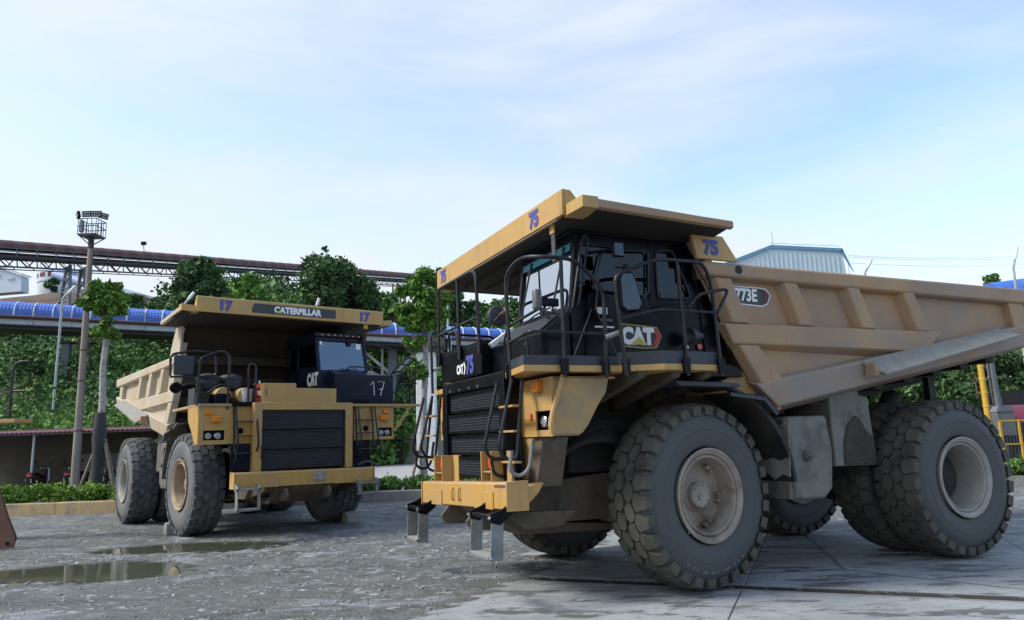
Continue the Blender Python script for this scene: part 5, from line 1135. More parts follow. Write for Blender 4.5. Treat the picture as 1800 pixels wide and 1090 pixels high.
    for s in (1, -1):
        yo = 1.95; Y = lambda v: s*v
        P('side_sheet', MB().prism([(-.12, 3.86), (-.40, 3.3), (-1.12, 2.20), (-2.7, 2.50), (-6.3, 3.10), (-6.85, 3.28), (-6.82, 3.80)], 'y', Y(1.80), Y(1.83)), bm, 0)
        P('top_rail', MB().loft([(-.16, Y(1.80), 3.64), (-.16, Y(1.97), 3.67), (-.16, Y(1.97), 3.84), (-.16, Y(1.80), 3.875)], [(-6.85, Y(1.80), 3.58), (-6.85, Y(1.97), 3.61), (-6.85, Y(1.97), 3.84), (-6.85, Y(1.80), 3.87)]), bm, .03)
        P('rail_hole', MB().cyl((-.70, Y(1.971), 3.765), (-.70, Y(1.975), 3.765), .055, n=20), 'machine', 0)
        P('middle_rail', MB().loft([(-.38, Y(1.80), 3.12), (-.43, Y(1.955), 3.085), (-.53, Y(1.955), 2.84), (-.58, Y(1.80), 2.79)], [(-4.48, Y(1.80), 3.13), (-4.44, Y(1.955), 3.10), (-4.05, Y(1.955), 2.80), (-3.6, Y(1.80), 2.70)]), bm, .02)
        for x in (-.29, -1.41, -2.55, -3.65):
            w0 = .33 if x > -1 else .31
            P('side_rib', MB().loft([(x+.03, Y(1.82), 3.64), (x-w0-.03, Y(1.82), 3.64), (x-w0+.05, Y(1.962), 3.655), (x-.05, Y(1.962), 3.655)], [(x-.18, Y(1.82), 3.09), (x-w0-.25, Y(1.82), 3.09), (x-w0-.20, Y(1.96), 3.10), (x-.25, Y(1.96), 3.10)]), bm, .018)
        P('side_rib', MB().loft([(-.58, Y(1.80), 2.82), (-1.0, Y(1.80), 2.82), (-.93, Y(1.95), 2.83), (-.63, Y(1.95), 2.83)], [(-.92, Y(1.80), 2.28), (-1.42, Y(1.80), 2.36), (-1.32, Y(1.95), 2.37), (-.97, Y(1.95), 2.30)]), bm, .018)
        P('rear_rib', MB().loft([(-6.09, Y(1.8), 3.62), (-6.5, Y(1.8), 3.62), (-6.5, Y(1.93), 3.62), (-6.12, Y(1.93), 3.62)], [(-6.18, Y(1.8), 3.2), (-6.55, Y(1.8), 3.25), (-6.55, Y(1.93), 3.25), (-6.2, Y(1.93), 3.2)]), bm, .015)
        # chine beam along the sloping floor
        P('chine_beam', MB().loft([(-.82, Y(1.78), 2.40), (-.84, Y(1.96), 2.34), (-1.21, Y(1.90), 2.07), (-1.3, Y(1.55), 1.98), (-1.0, Y(1.5), 2.2)], [(-6.88, Y(1.78), 3.38), (-6.88, Y(1.96), 3.34), (-6.86, Y(1.90), 3.02), (-6.8, Y(1.55), 2.93), (-6.86, Y(1.5), 3.1)]), cm, .02)
        # rock deflector flap
        P('side_flap', MB().loft([(-2.70, Y(1.965), 2.66), (-5.70, Y(1.965), 3.19), (-5.70, Y(1.955), 3.16), (-2.70, Y(1.955), 2.62)],
            [(-2.86, Y(2.22), 2.47), (-5.90, Y(2.17), 3.07), (-5.90, Y(2.16), 3.05), (-2.86, Y(2.21), 2.44)]), 'dust_plate', .002)
        P('flap_gusset', MB().prism([(-2.74, 2.62), (-2.92, 2.46), (-2.74, 2.44)], 'y', Y(1.96), Y(2.12)), 'body', 0)
        P('body_strut', MB().box(-5.46, -5.32, Y(.9), Y(1.0), 2.1, 2.75), 'machine', 0)
        # sloped cheek carrying the number
        if A: P('corner_plate', MB().prism([(-.08, 3.872), (-.72, 3.872), (-.50, 4.18), (-.02, 4.18)], 'y', Y(1.90), Y(1.955)), 'body' if 0 else 'yellow', .006)
        else: P('corner_plate', MB().prism([(-.10, 3.872), (-.92, 3.872), (-.86, 4.02), (-.50, 4.46), (-.02, 4.46)], 'y', Y(1.90), Y(1.955)), 'body_b', .006)
        # front edge channel of the sides
        P('front_edge', MB().loft([(-.08, Y(1.80), 4.10), (-.20, Y(1.80), 4.10), (-.20, Y(1.93), 4.10), (-.10, Y(1.93), 4.10)], [(-1.16, Y(1.80), 2.16), (-1.28, Y(1.80), 2.20), (-1.24, Y(1.90), 2.22), (-1.13, Y(1.90), 2.18)]), bm, .008)
    P('front_wall', MB().loft([(-.12, -1.85, 4.15+zc_), (-.12, 1.85, 4.15+zc_), (-.18, 1.85, 4.15+zc_), (-.18, -1.85, 4.15+zc_)], [(-1.25, -1.85, 2.02), (-1.25, 1.85, 2.02), (-1.31, 1.85, 2.05), (-1.31, -1.85, 2.05)]), bm if A else 'wall_shaded', .005)
    for k, z in enumerate((3.75, 3.3, 2.85, 2.4)):
        xx = -.12-(4.15-z)*.53
        P('front_stiffener', MB().box(xx-.02, xx+.14, -1.8, 1.8, z-.10, z+.10), 'body_under_shaded' if A else 'wall_shaded', .02)
    P('body_floor', MB().loft([(-1.2, -1.8, 2.10), (-1.2, 1.8, 2.10), (-1.25, 1.8, 2.2), (-1.25, -1.8, 2.2)], [(-6.85, -1.8, 3.0), (-6.85, 1.8, 3.0), (-6.85, 1.8, 3.1), (-6.85, -1.8, 3.1)]), 'body_under_shaded', 0)
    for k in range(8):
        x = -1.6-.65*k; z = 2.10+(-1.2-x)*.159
        P('floor_beam', MB().box(x-.10, x+.10, -1.5, 1.5, z-.17, z), 'body_under_shaded', .01)
    for s in (1, -1): P('long_beam', MB().loft([(-1.4, s*.55-.12, 1.75), (-1.4, s*.55+.12, 1.75), (-1.4, s*.55+.12, 2.0), (-1.4, s*.55-.12, 2.0)], [(-6.0, s*.55-.12, 2.55), (-6.0, s*.55+.12, 2.55), (-6.0, s*.55+.12, 2.8), (-6.0, s*.55-.12, 2.8)]), 'body_under_shaded', .01)
    # canopy
    cx, cz = (1.84, 4.19) if A else (1.64, 4.51)
    def strip(x0, x1, z, th):
        W_ = 2.12
        return [(x0, -2.34, z+.06), (x0, -1.75, z-.02), (x0, 1.75, z-.02), (x0, 2.34, z+.06), (x0, 2.34, z+.06+th), (x0, 1.75, z-.02+th), (x0, -1.75, z-.02+th), (x0, -2.34, z+.06+th)]
    A0 = strip(cx-.10, 0, cz+.0, .03); B0 = [(-.36, y*(.985), z-.045) for _, y, z in strip(0, 0, cz, .03)]
    if not A: A0 = [(x, y*1.0, z-.05*(abs(y) > 2)) for x, y, z in A0]
    P('canopy', MB().loft(A0, B0), 'body_under_shaded', .0)
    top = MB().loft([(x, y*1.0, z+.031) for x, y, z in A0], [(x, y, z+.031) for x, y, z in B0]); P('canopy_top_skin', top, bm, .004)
    for s in (1, -1):
        a_ = Vector((cx-.20, s*2.34, cz+.06)); b_ = Vector((-.37, s*2.30, cz+.012))
        P('canopy_edge', MB().loft([a_+Vector((0, -s*.05, -.035)), a_+Vector((0, s*.01, -.02)), a_+Vector((0, s*.01, .075)), a_+Vector((0, -s*.06, .085))], [b_+Vector((0, -s*.05, -.035)), b_+Vector((0, s*.01, -.02)), b_+Vector((0, s*.01, .055)), b_+Vector((0, -s*.06, .07))]), bm, .008)
    for k in range(5 if A else 0):
        x = cx-.35-k*.36
        P('canopy_rib', MB().box(x-.03, x+.03, -1.7, 1.7, cz-.06, cz-.022), 'body_under_shaded', .004)
    bt = cz+.295 if A else cz+.315
    P('canopy_front_board', MB().loft([(cx-.04, -2.10, cz-.0), (cx, -2.10, cz), (cx, -2.10, bt), (cx-.05, -2.10, bt+.015)], [(cx-.04, 2.08, cz-.0), (cx, 2.08, cz), (cx, 2.08, bt), (cx-.05, 2.08, bt+.015)]), 'yellow', .01)
    for s in (1, -1):
        P('board_gusset', MB().prism([(cx-.045, cz-.02), (cx-.045, bt-.0), (cx-.11, bt), (cx-.28, cz+.10), (cx-.28, cz-.02)], 'y', s*2.05, s*2.085), 'yellow', .003)
        P('wing_box', MB().loft([(cx-.045, s*2.09, cz-.01), (cx-.045, s*2.09, cz+.12), (cx-.3, s*2.09, cz+.12), (cx-.3, s*2.09, cz-.01)], [(cx-.10, s*2.36, cz+.02), (cx-.10, s*2.36, cz+.152), (cx-.30, s*2.36, cz+.152), (cx-.30, s*2.36, cz+.02)]), 'yellow', .004)
    P('hanging_strap', MB().box(cx-.10, cx-.08, 1.62, 1.72, cz-.10, cz+.02), 'yellow' , .004)
    P('strap_tail', MB().loft([(cx-.11, 1.63, cz-.10), (cx-.09, 1.63, cz-.10), (cx-.09, 1.71, cz-.10), (cx-.11, 1.71, cz-.10)], [(cx-.13, 1.60, cz-.42), (cx-.11, 1.60, cz-.42), (cx-.11, 1.68, cz-.42), (cx-.13, 1.68, cz-.42)]), 'rubber_side' if A else 'machine', .006)
    # ---- canopy lettering
    xf = cx+.003
    if A:
        for y in (-1.79, 1.40): text('number_decal', '75', .215, (xf, y, cz+.035), (0, 1, 0), (0, 0, 1), 'blue_print', t, .92, .055)
        text('number_decal', '75', .20, (-.30, 1.958, 3.92), (-1, 0, 0), (0, 0, 1), 'blue_print', t, .95, .055)
        o = P('model_decal', MB().prism([(-.63, 3.59), (-1.12, 3.59), (-1.25, 3.58), (-1.32, 3.50), (-1.26, 3.38), (-1.16, 3.34), (-.68, 3.36), (-.60, 3.44)], 'y', 1.831, 1.836), 'white_print', 0)
        ob('decal_field', MB().prism([(-.65, 3.575), (-1.12, 3.575), (-1.23, 3.565), (-1.30, 3.50), (-1.25, 3.39), (-1.16, 3.355), (-.70, 3.375), (-.62, 3.45)], 'y', 1.8365, 1.840), 'grey_print', o)
        ob('decal_arrow', MB().prism([(-1.16, 3.56), (-1.22, 3.56), (-1.28, 3.50), (-1.23, 3.40), (-1.17, 3.39), (-1.21, 3.48)], 'y', 1.8405, 1.844), 'red_dull', o)
        text('decal_letters', '773E', .17, (-.90, 1.841, 3.395), (-1, 0, 0), (-.04, 0, 1), 'white_print', o, .82, .035)
    else:
        for y in (-1.55, 1.58): text('number_decal', '17', .225, (xf, y, cz+.045), (0, 1, 0), (0, 0, 1), 'blue_print', t, .98, .07)
        o = P('maker_decal', MB().prism([(-.99, cz+.06), (-1.0, cz+.15), (-.95, cz+.26), (.86, cz+.26), (.88, cz+.24), (.88, cz+.08), (.86, cz+.06)], 'x', cx+.001, cx+.004), 'grey_print', 0)
        text('decal_letters', 'CATERPILLAR', .15, (cx+.005, .0, cz+.085), (0, 1, 0), (0, 0, 1), 'white_print', o, .93, .055)
        ob('decal_triangle', MB().prism([(-.50, cz+.09), (-.34, cz+.09), (-.42, cz+.15)], 'x', cx+.009, cx+.012), 'gold_print', o)
    # ---- cab
    cb = 'black' if A else 'black_navy'; e = 0 if A else .10
    y0, y1 = (.26, 1.70) if A else (.50, 1.72); X1, xt = (1.57, 1.47) if A else (1.60, 1.40); zb, zw, zr = 2.56+e, 3.22+e*1.5, 4.12+e*.6
    P('cab_lower_body', MB().prism([(X1, zb), (X1, zw), (-.30, zw+.15), (-.55, zb)], 'y', y0, y1), cb, .01)
    P('cab_roof', MB().prism([(xt+.06, zr), (xt+.04, zr+.10), (-.2, zr+.14), (-.22, zr)], 'y', y0-.02, y1+.02), cb, .02)
    def pil(a0_, a1_, b0_, b1_, ya, yb): return MB().loft([(a0_, ya, zw-.01), (a1_, ya, zw-.01), (a1_, yb, zw-.01), (a0_, yb, zw-.01)], [(b0_, ya, zr), (b1_, ya, zr), (b1_, yb, zr), (b0_, yb, zr)])
    for (ya, yb) in ((y0, y0+.07), (y1-.07, y1)):
        P('cab_pillar', pil(X1, X1-.09, xt, xt-.10, ya, yb), cb, .008)
        P('cab_pillar', pil(.48, .34, .46, .34, ya, yb), cb, .006)
        P('cab_pillar', pil(-.16, -.30, .0, -.22, ya, yb), cb, .006)
        P('window_sill', MB().prism([(X1-.05, zw-.02), (X1-.08, zw+.10), (1.20, zw+.16), (-.2, zw+.20), (-.3, zw-.02)], 'y', ya+.004, yb-.004), cb, .004)
        P('window_header', MB().box(-.2, xt, ya+.006, yb-.006, zr-.14, zr+.001), cb, .004)
        o = P('side_window', MB().prism([(X1-.10, zw), (xt-.09, zr-.1), (.46, zr-.1), (.46, zw)], 'y', (ya+yb)/2-.005, (ya+yb)/2+.005), 'side_glass', 0)
        o = P('side_window', MB().prism([(.35, zw), (.35, zr-.1), (0, zr-.1), (-.16, zw)], 'y', (ya+yb)/2-.005, (ya+yb)/2+.005), 'side_glass', 0)
    P('cab_rear_wall', MB().box(-.28, -.2, y0+.07, y1-.07, zb, zr), cb, 0)
    P('windscreen', MB().loft([(X1-.03, y0+.07, zw+.02), (X1-.03, y1-.07, zw+.02), (X1-.04, y1-.07, zw+.02), (X1-.04, y0+.07, zw+.02)], [(xt-.03, y0+.07, zr-.05), (xt-.03, y1-.07, zr-.05), (xt-.04, y1-.07, zr-.05), (xt-.04, y0+.07, zr-.05)]), 'windscreen' if A else 'cab_glass', 0)
    P('windscreen_frame', MB().loft([(X1+.005, y0+.06, zw-.02), (X1+.005, y1-.06, zw-.02), (X1-.06, y1-.06, zw-.02), (X1-.06, y0+.06, zw-.02)], [(X1-.005, y0+.06, zw+.05), (X1-.005, y1-.06, zw+.05), (X1-.07, y1-.06, zw+.05), (X1-.07, y0+.06, zw+.05)]), cb, .006)
    P('windscreen_frame', MB().loft([(xt+.015, y0+.06, zr-.08), (xt+.015, y1-.06, zr-.08), (xt-.05, y1-.06, zr-.08), (xt-.05, y0+.06, zr-.08)], [(xt+.005, y0+.06, zr+.02), (xt+.005, y1-.06, zr+.02), (xt-.06, y1-.06, zr+.02), (xt-.06, y0+.06, zr+.02)]), cb, .006)
    P('operator_seat', MB().box(.35, .85, y0+.45, y0+.95, zw-.15, zw+.05).prism([(.35, zw), (.22, zw+.6), (.34, zw+.62), (.48, zw)], 'y', y0+.47, y0+.93), 'interior', .05)
    P('seat_cloth', MB().box(.50, 1.05, y1-.32, y1-.15, zw+.02, zw+.24), 'seat_green', .05) if A else None
    P('steering_wheel', MB().tube([Vector((1.12+.07*math.sin(a), (y0+y1)/2+.21*math.cos(a), zw+.16+.19*math.sin(a))) for a in np.linspace(0, 2*math.pi, 25)], .014, n=6), 'interior', 0)
    P('wiper', MB().tube([(X1+.02, y0+.25, zw+.0), (X1+.03, y0+.6, zw+.06), (X1-.0, y0+.95, zw+.10)], .010, n=5).tube([(X1+.02, y1-.35, zw+.0), (X1+.0, y1-.7, zw+.10)], .010, n=5), 'black', 0)
    # bonnet in front of the windscreen
    if A:
        hood = [(1.98, 2.557), (1.99, 2.93), (1.90, 2.98), (1.605, 3.20), (1.602, 2.557)]
        P('bonnet', MB().prism(hood, 'y', .38, 1.72), cb, .012)
        P('bonnet_dash_shelf', MB().loft([(1.93, .45, 2.965), (1.93, 1.60, 2.965), (1.66, 1.60, 3.165), (1.66, .45, 3.165)], [(1.935, .45, 2.985), (1.935, 1.60, 2.985), (1.665, 1.60, 3.185), (1.665, .45, 3.185)]), 'kick', .006)
        P('bonnet_wing', MB().prism([(1.97, 2.92), (2.02, 2.98), (1.70, 3.20), (1.66, 3.16)], 'y', .30, .42), 'white_print', .004)
        P('panel_seam', MB().box(1.995, 2.0, 1.40, 1.41, 2.57, 2.92), 'steel_dark', 0); P('bolts', MB().cyl((1.99, 1.36, 2.66), (2.0, 1.36, 2.66), .016, n=8).cyl((1.99, 1.36, 2.85), (2.0, 1.36, 2.85), .016, n=8), 'steel_grey', 0)
        rail(t, [(2.0, .75, 2.93), (1.93, .75, 3.14), (1.80, 1.45, 3.28), (1.72, 1.5, 3.08)], .018, .1, 'grab_handle')
        P('work_lamp', MB().box(1.86, 1.96, 1.48, 1.58, 3.22, 3.46), 'plastic_grey', .03); P('lamp_arm', MB().box(1.64, 1.86, 1.5, 1.56, 3.27, 3.36), 'black', .01)
        P('sun_strip', MB().loft([(1.497, y0+.09, 3.93), (1.497, y1-.09, 3.93), (1.494, y1-.09, 3.93), (1.494, y0+.09, 3.93)], [(1.484, y0+.09, 4.02), (1.484, y1-.09, 4.02), (1.481, y1-.09, 4.02), (1.481, y0+.09, 4.02)]), 'teal', 0)
        # window guard bars
        for y in (.62, 1.48): P('guard_bar', MB().tube([(1.70, y, 3.2), (1.50, y, 4.0)], .013, n=6), 'tube_black', 0)
        rail(t, [(1.58, 1.76, 3.22), (1.41, 1.76, 4.05), (1.37, 1.76, 4.1), (1.33, 1.76, 4.02), (1.5, 1.76, 3.25)], .014, .06, 'pillar_grab_rail')
        # door and panels
        o = P('cab_door', MB().prism([(1.42, 2.60), (1.33, 3.42), (.50, 3.40), (.44, 2.60)], 'y', 1.701, 1.722), cb, .006)
        ob('door_handle', MB().box(1.05, 1.2, 1.724, 1.76, 3.08, 3.11), 'steel_grey', o, .005)
        ob('door_sticker', MB().box(1.10, 1.24, 1.7225, 1.725, 3.17, 3.25).box(1.02, 1.28, 1.7225, 1.725, 3.01, 3.03), 'white_print', o)
        P('window_trim', MB().tube([(1.27, 1.715, 3.46), (1.12, 1.715, 3.93), (.46, 1.715, 3.98), (.50, 1.715, 3.42), (1.27, 1.715, 3.46), (1.25, 1.715, 3.55)], .012, rc=.07, n=6), 'kick', 0)
        P('window_trim', MB().tube([(.36, 1.715, 3.42), (.36, 1.715, 3.98), (.10, 1.715, 4.02), (-.14, 1.715, 3.42), (.36, 1.715, 3.40), (.36, 1.715, 3.5)], .012, rc=.07, n=6), 'kick', 0)
        # side badge
        by = 1.7235
        o = P('maker_badge', MB().prism([(.93, 2.80), (.93, 3.05), (.90, 3.07), (.42, 3.04), (.36, 2.93), (.44, 2.79), (.60, 2.78)], 'y', by, by+.004), 'gold_print', 0)
        ob('badge_field', MB().prism([(.92, 2.81), (.92, 3.045), (.895, 3.06), (.425, 3.03), (.37, 2.93), (.445, 2.80), (.60, 2.79)], 'y', by+.0042, by+.007), 'black_print', o)
        text('badge_letters', 'CAT', .215, (.705, by+.0075, 2.818), (-1, 0, 0), (0, 0, 1), 'white_print', o, .88, .07)
        ob('badge_triangle', MB().prism([(.81, 2.825), (.57, 2.825), (.69, 2.92)], 'y', by+.012, by+.014), 'gold_print', o)
        ob('badge_arrow', MB().prism([(.50, 3.02), (.44, 3.02), (.385, 2.93), (.45, 2.81), (.50, 2.81), (.44, 2.93)], 'y', by+.0075, by+.011), 'red_print', o)
        # air horn, red reflector, door stay
        P('horn', MB().lathe([(.04, 0), (.05, .04), (.09, .12), (.105, .17), (.09, .18), (.02, .1)], 20, 'x', (-.13, 1.86, 2.93)), 'kick', 0)
        P('reflector', MB().cyl((-.20, 1.715, 2.82), (-.20, 1.73, 2.82), .035, n=14), 'red_lens', 0); P('lamp_white', MB().cyl((.0, 1.715, 2.81), (.0, 1.73, 2.81), .025, n=12), 'chrome', 0)
        P('rear_stay', MB().loft([(-.30, 1.55, 2.56), (-.62, 1.55, 2.56), (-.62, 1.72, 2.56), (-.30, 1.72, 2.56)], [(-.20, 1.55, 4.05), (-.32, 1.55, 4.05), (-.32, 1.72, 4.05), (-.20, 1.72, 4.05)]), cb, .006)
        P('gas_stay', MB().cyl((1.34, 1.78, 3.22), (1.62, 1.8, 2.66), .007, n=5).cyl((1.30, 1.80, 3.2), (1.02, 1.8, 2.62), .01, n=5).cyl((1.30, 1.8, 3.2), (1.24, 1.8, 3.6), .012, n=5), 'steel_dark', 0)
        P('cab_base', MB().prism([(-.38, 2.557), (-.38, 2.62), (-.68, 2.56), (-.74, 2.44), (.2, 2.44)], 'y', .4, 1.85), cb, .01)
        P('yellow_cab_mount', MB().prism([(-.45, 2.40), (-.80, 2.52), (-1.0, 2.36), (-.98, 2.22), (-.5, 2.26)], 'y', 1.0, 1.78), 'yellow_muddy', .01)
    else:
        hood = [(1.95, zb), (1.95, 3.30), (1.80, 3.345), (1.55, 3.44), (1.50, zb)]
        # the bonnet stands a little wider than the cab
        P('bonnet', MB().loft([(x, .74, z) for x, z in hood], [(x, 2.16 if z < 3.32 else 1.85, z) for x, z in hood]), cb, .012)
        P('chalk_number', MB().tube([(1.956, 1.58, 3.08), (1.956, 1.66, 3.16), (1.956, 1.68, 2.84)], .008, n=5).tube([(1.956, 1.76, 3.15), (1.956, 1.93, 3.16), (1.956, 1.83, 2.84)], .008, n=5).tube([(1.956, 1.80, 2.98), (1.956, 1.90, 3.0)], .008, n=5), 'white_print', 0)
        P('panel_seam', MB().box(1.952, 1.955, .78, 2.12, 3.22, 3.227), 'steel_dark', 0)
        rail(t, [(1.90, 1.0, 3.38), (1.98, 1.05, 3.47), (1.98, 1.78, 3.47), (1.9, 1.82, 3.38)], .016, .08, 'grab_handle')
        text('maker_decal', 'CAT', .30, (1.30, y0-.004, 3.08), (1, 0, 0), (0, 0, 1), 'white_print', t, .8, .06)
        P('decal_triangle', MB().prism([(1.20, 3.08), (1.44, 3.08), (1.32, 3.2)], 'y', y0-.010, y0-.008), 'gold_print', 0)
        for k in range(8): P('marker_light', MB().box(xt+.05, xt+.075, y0+.12+k*.15, y0+.16+k*.15, zr+.03, zr+.06), 'orange_lens', .004)
        P('sticker', MB().box(xt+.02, xt+.03, y1-.24, y1-.12, zr-.25, zr-.12).box(xt+.02, xt+.03, y0+.10, y0+.15, zr-.18, zr-.10), 'white_print', 0)
        P('sun_visor_tab', MB().box(xt+.02, xt+.035, y1-.46, y1-.36, zr-.17, zr), 'black', .004)
        # air cleaners, drums, boxes on the open right deck
        for y in (-1.72, -1.26):
            o = P('air_cleaner', MB().lathe([(.01, 0), (.20, 0), (.215, .04), (.215, .20), (.235, .21), (.235, .25), (.20, .29), (.06, .33), (.01, .33)], 28, 'z', (1.25, y, 2.98)), 'kick', 0)
            P('cleaner_stem', MB().cyl((1.25, y, 2.65), (1.25, y, 2.99), .10, n=14), 'machine', 0)
        for y in (-1.55, -1.12): P('yellow_drum', MB().lathe([(.01, -.25), (.15, -.25), (.165, -.23), (.165, .23), (.15, .25), (.01, .25)], 28, 'x', (1.5, y, 2.83)), 'yellow', 0)
        P('battery_box', MB().box(1.45, 1.8, -1.72, -1.42, 2.66, 2.86), 'black', .01)
        P('right_box', MB().box(.9, 1.35, -2.0, -1.55, 2.66, 3.0), 'kick', .01)
        P('valve_cluster', MB().box(1.2, 1.6, -1.98, -1.78, 2.66, 2.9).cyl((1.4, -1.9, 2.9), (1.4, -1.9, 3.1), .05).tube([(1.5, -1.9, 2.8), (1.6, -1.6, 3.05), (1.4, -1.2, 3.05)], .025, rc=.1), 'machine', .01)
    # ---- railings
    if A:
        Z = 2.50
        for x, y in ((2.18, 1.30), (1.82, 1.93), (1.30, 1.93), (1.08, 2.0), (.40, 2.19), (-.12, 2.16)):
            P('rail_bracket', MB().box(x-.045, x+.045, y-.005, y+.035, Z-.05, Z+.12), 'black', .006)
        o = rail(t, [(2.18, 1.34, 2.42), (2.18, 1.27, 3.66), (2.15, 1.60, 3.80), (2.03, 1.93, 3.74), (1.62, 1.93, 3.74), (1.28, 1.95, 3.42), (1.30, 1.95, 2.42)], .023, .16, 'deck_railing')
        ob('middle_bar', MB().tube([(2.18, 1.30, 2.86), (2.21, 1.88, 2.91), (2.15, 1.93, 2.91), (1.29, 1.95, 2.90)], .018, rc=.08), 'tube_black', o); ob('railing_post', MB().cyl((1.80, 1.93, 3.74), (1.82, 1.94, 2.42), .022, n=9), 'tube_black', o)
        o = rail(t, [(1.10, 2.04, 2.42), (1.22, 2.09, 3.55), (.72, 2.22, 3.74), (.02, 2.17, 3.76), (-.08, 2.17, 3.5), (-.12, 2.17, 2.42)], .023, .12, 'deck_railing')
        ob('middle_bar', MB().tube([(1.16, 2.08, 3.06), (.72, 2.21, 3.16), (-.10, 2.18, 3.16)], .018, rc=.05), 'tube_black', o); ob('railing_post', MB().cyl((.42, 2.19, 3.76), (.38, 2.20, 2.42), .023, n=9), 'tube_black', o)
        rail(t, [(.30, 2.18, 3.20), (.15, 2.20, 3.36), (-.20, 2.20, 3.44), (-.30, 2.2, 3.44), (-.12, 2.19, 3.16)], .02, .08, 'grab_handle')
        rail(t, [(.16, 2.19, 3.74), (-.05, 2.18, 3.40)], .014, 0, 'diagonal_bar'); rail(t, [(1.12, 2.0, 2.92), (1.30, 1.97, 2.86)], .03, 0, 'latch', 'galv')
        # railing on the nose box
        o = rail(t, [(2.15, -1.17, 2.86), (2.15, -1.17, 3.93), (2.15, -1.10, 3.98), (2.15, .18, 3.96), (2.15, .30, 3.88), (2.15, .36, 2.86)], .023, .1, 'nose_railing')
        ob('middle_bar', MB().tube([(2.15, -1.17, 3.30), (2.15, .31, 3.33)], .018), 'tube_black', o); ob('railing_post', MB().cyl((2.15, -.38, 3.97), (2.15, -.34, 2.86), .022, n=9), 'tube_black', o)
        for y in (-1.17, -.34, .36): P('rail_bracket', MB().box(2.12, 2.16, y-.04, y+.04, 2.86, 3.04), 'black', .006)
        o = rail(t, [(.9, -1.95, 2.5), (.9, -1.95, 3.42), (1.9, -1.95, 3.45), (2.0, -1.3, 3.45)], .022, .14, 'far_deck_railing'); rail(t, [(.9, -1.95, 3.42), (-.2, -1.95, 3.42), (-.25, -1.95, 2.5)], .022, .14, 'far_deck_railing')
        rail(t, [(1.9, -1.30, 2.56), (1.95, -1.32, 3.35), (1.95, -.95, 3.35), (1.95, -.9, 2.9)], .02, .12, 'grab_handle')
        rail(t, [(2.05, -1.78, 2.50), (2.05, -1.83, 3.42), (1.85, -2.0, 3.5), (1.75, -2.1, 3.42)], .022, .08, 'mirror_pole'); rail(t, [(2.0, -1.82, 3.3), (1.7, -2.15, 3.2), (1.7, -2.15, 2.95), (2.03, -1.8, 2.85)], .018, .05, 'mirror_bracket')
        P('far_mirror', MB().box(1.70, 1.76, -2.02, -1.84, 2.95, 3.40), 'chrome', .03)
        P('air_cleaner', MB().lathe([(.01, 0), (.2, 0), (.21, .05), (.21, .38), (.24, .40), (.24, .44), (.01, .46)], 24, 'z', (1.45, -1.45, 2.56)), 'rim_grey', 0)
        # mirrors
        o = P('round_mirror', MB().lathe([(.12, -.03), (.128, .0), (.11, .02), (.05, .035), (.001, .035)], 28, 'y', (2.20, 1.06, 3.22)), 'kick', 0)
        ob('mirror_arm', MB().cyl((2.20, 1.11, 3.22), (2.19, 1.30, 3.24), .012, n=6).cyl((2.13, 1.105, 3.17), (2.27, 1.105, 3.27), .007, n=5).cyl((2.14, 1.105, 3.28), (2.26, 1.105, 3.15), .007, n=5), 'rust', o)
        o = P('door_mirror', MB().prism([(1.17, 3.18), (1.10, 3.12), (.92, 3.14), (.87, 3.22), (.94, 3.52), (1.0, 3.60), (1.13, 3.60), (1.18, 3.52)], 'y', 2.05, 2.12), 'black', .03)
        ob('mirror_face', MB().prism([(1.145, 3.20), (1.09, 3.155), (.94, 3.17), (.90, 3.23), (.965, 3.50), (1.01, 3.57), (1.115, 3.57), (1.155, 3.51)], 'y', 2.121, 2.126), 'mirror_glass', o); ob('mirror_clamp', MB().cyl((1.06, 2.09, 3.6), (1.06, 2.09, 3.68), .03, n=10).cyl((1.2, 2.09, 3.64), (1.0, 2.09, 3.64), .012, n=6), 'black', o)
        o = P('small_mirror', MB().box(1.02, 1.17, 1.98, 2.03, 3.78, 3.96), 'black', .03); ob('mirror_face', MB().box(1.035, 1.155, 2.031, 2.036, 3.795, 3.945), 'mirror_glass', o, .002); ob('mirror_arm', MB().cyl((1.12, 1.97, 3.88), (1.33, 1.74, 3.88), .018, n=8), 'black', o)
        ladder(t, 1.0, 1.40); ladder(t, -1.35, -1.75)
    else:
        o = rail(t, [(1.80, -2.06, 2.62), (1.80, -2.04, 3.55), (1.85, -1.62, 3.72), (1.92, -1.50, 3.60), (1.92, -1.52, 2.55)], .026, .1, 'deck_railing')
        ob('middle_bar', MB().tube([(1.80, -2.05, 3.18), (1.92, -1.51, 3.12)], .02), 'tube_black', o)
        rail(t, [(1.7, -2.55, 3.20), (1.70, -2.56, 3.62), (1.75, -2.1, 3.70), (1.8, -1.75, 3.66), (1.82, -1.72, 3.2), (1.7, -2.55, 3.18)], .022, .1, 'mirror_loop')
        P('mirror_board', MB().box(1.70, 1.75, -2.50, -2.12, 3.22, 3.60), 'kick', .02); P('small_round_mirror', MB().cyl((1.72, -2.45, 2.98), (1.78, -2.45, 2.96), .11, n=18), 'black', .01); P('mirror_stalk', MB().cyl((1.75, -2.45, 2.98), (1.8, -2.0, 3.1), .018, n=6), 'tube_black', 0)
        rail(t, [(1.93, -.98, 2.7), (1.93, -.98, 3.42), (1.9, -1.06, 3.48), (1.86, -1.1, 3.42), (1.86, -1.1, 2.7)], .022, .06, 'grab_handle')
        for y0_, y1_ in ((-1.40, -1.0), (1.22, 1.62)): ladder(t, y0_, y1_, -.13, .15, 'steel_dark')
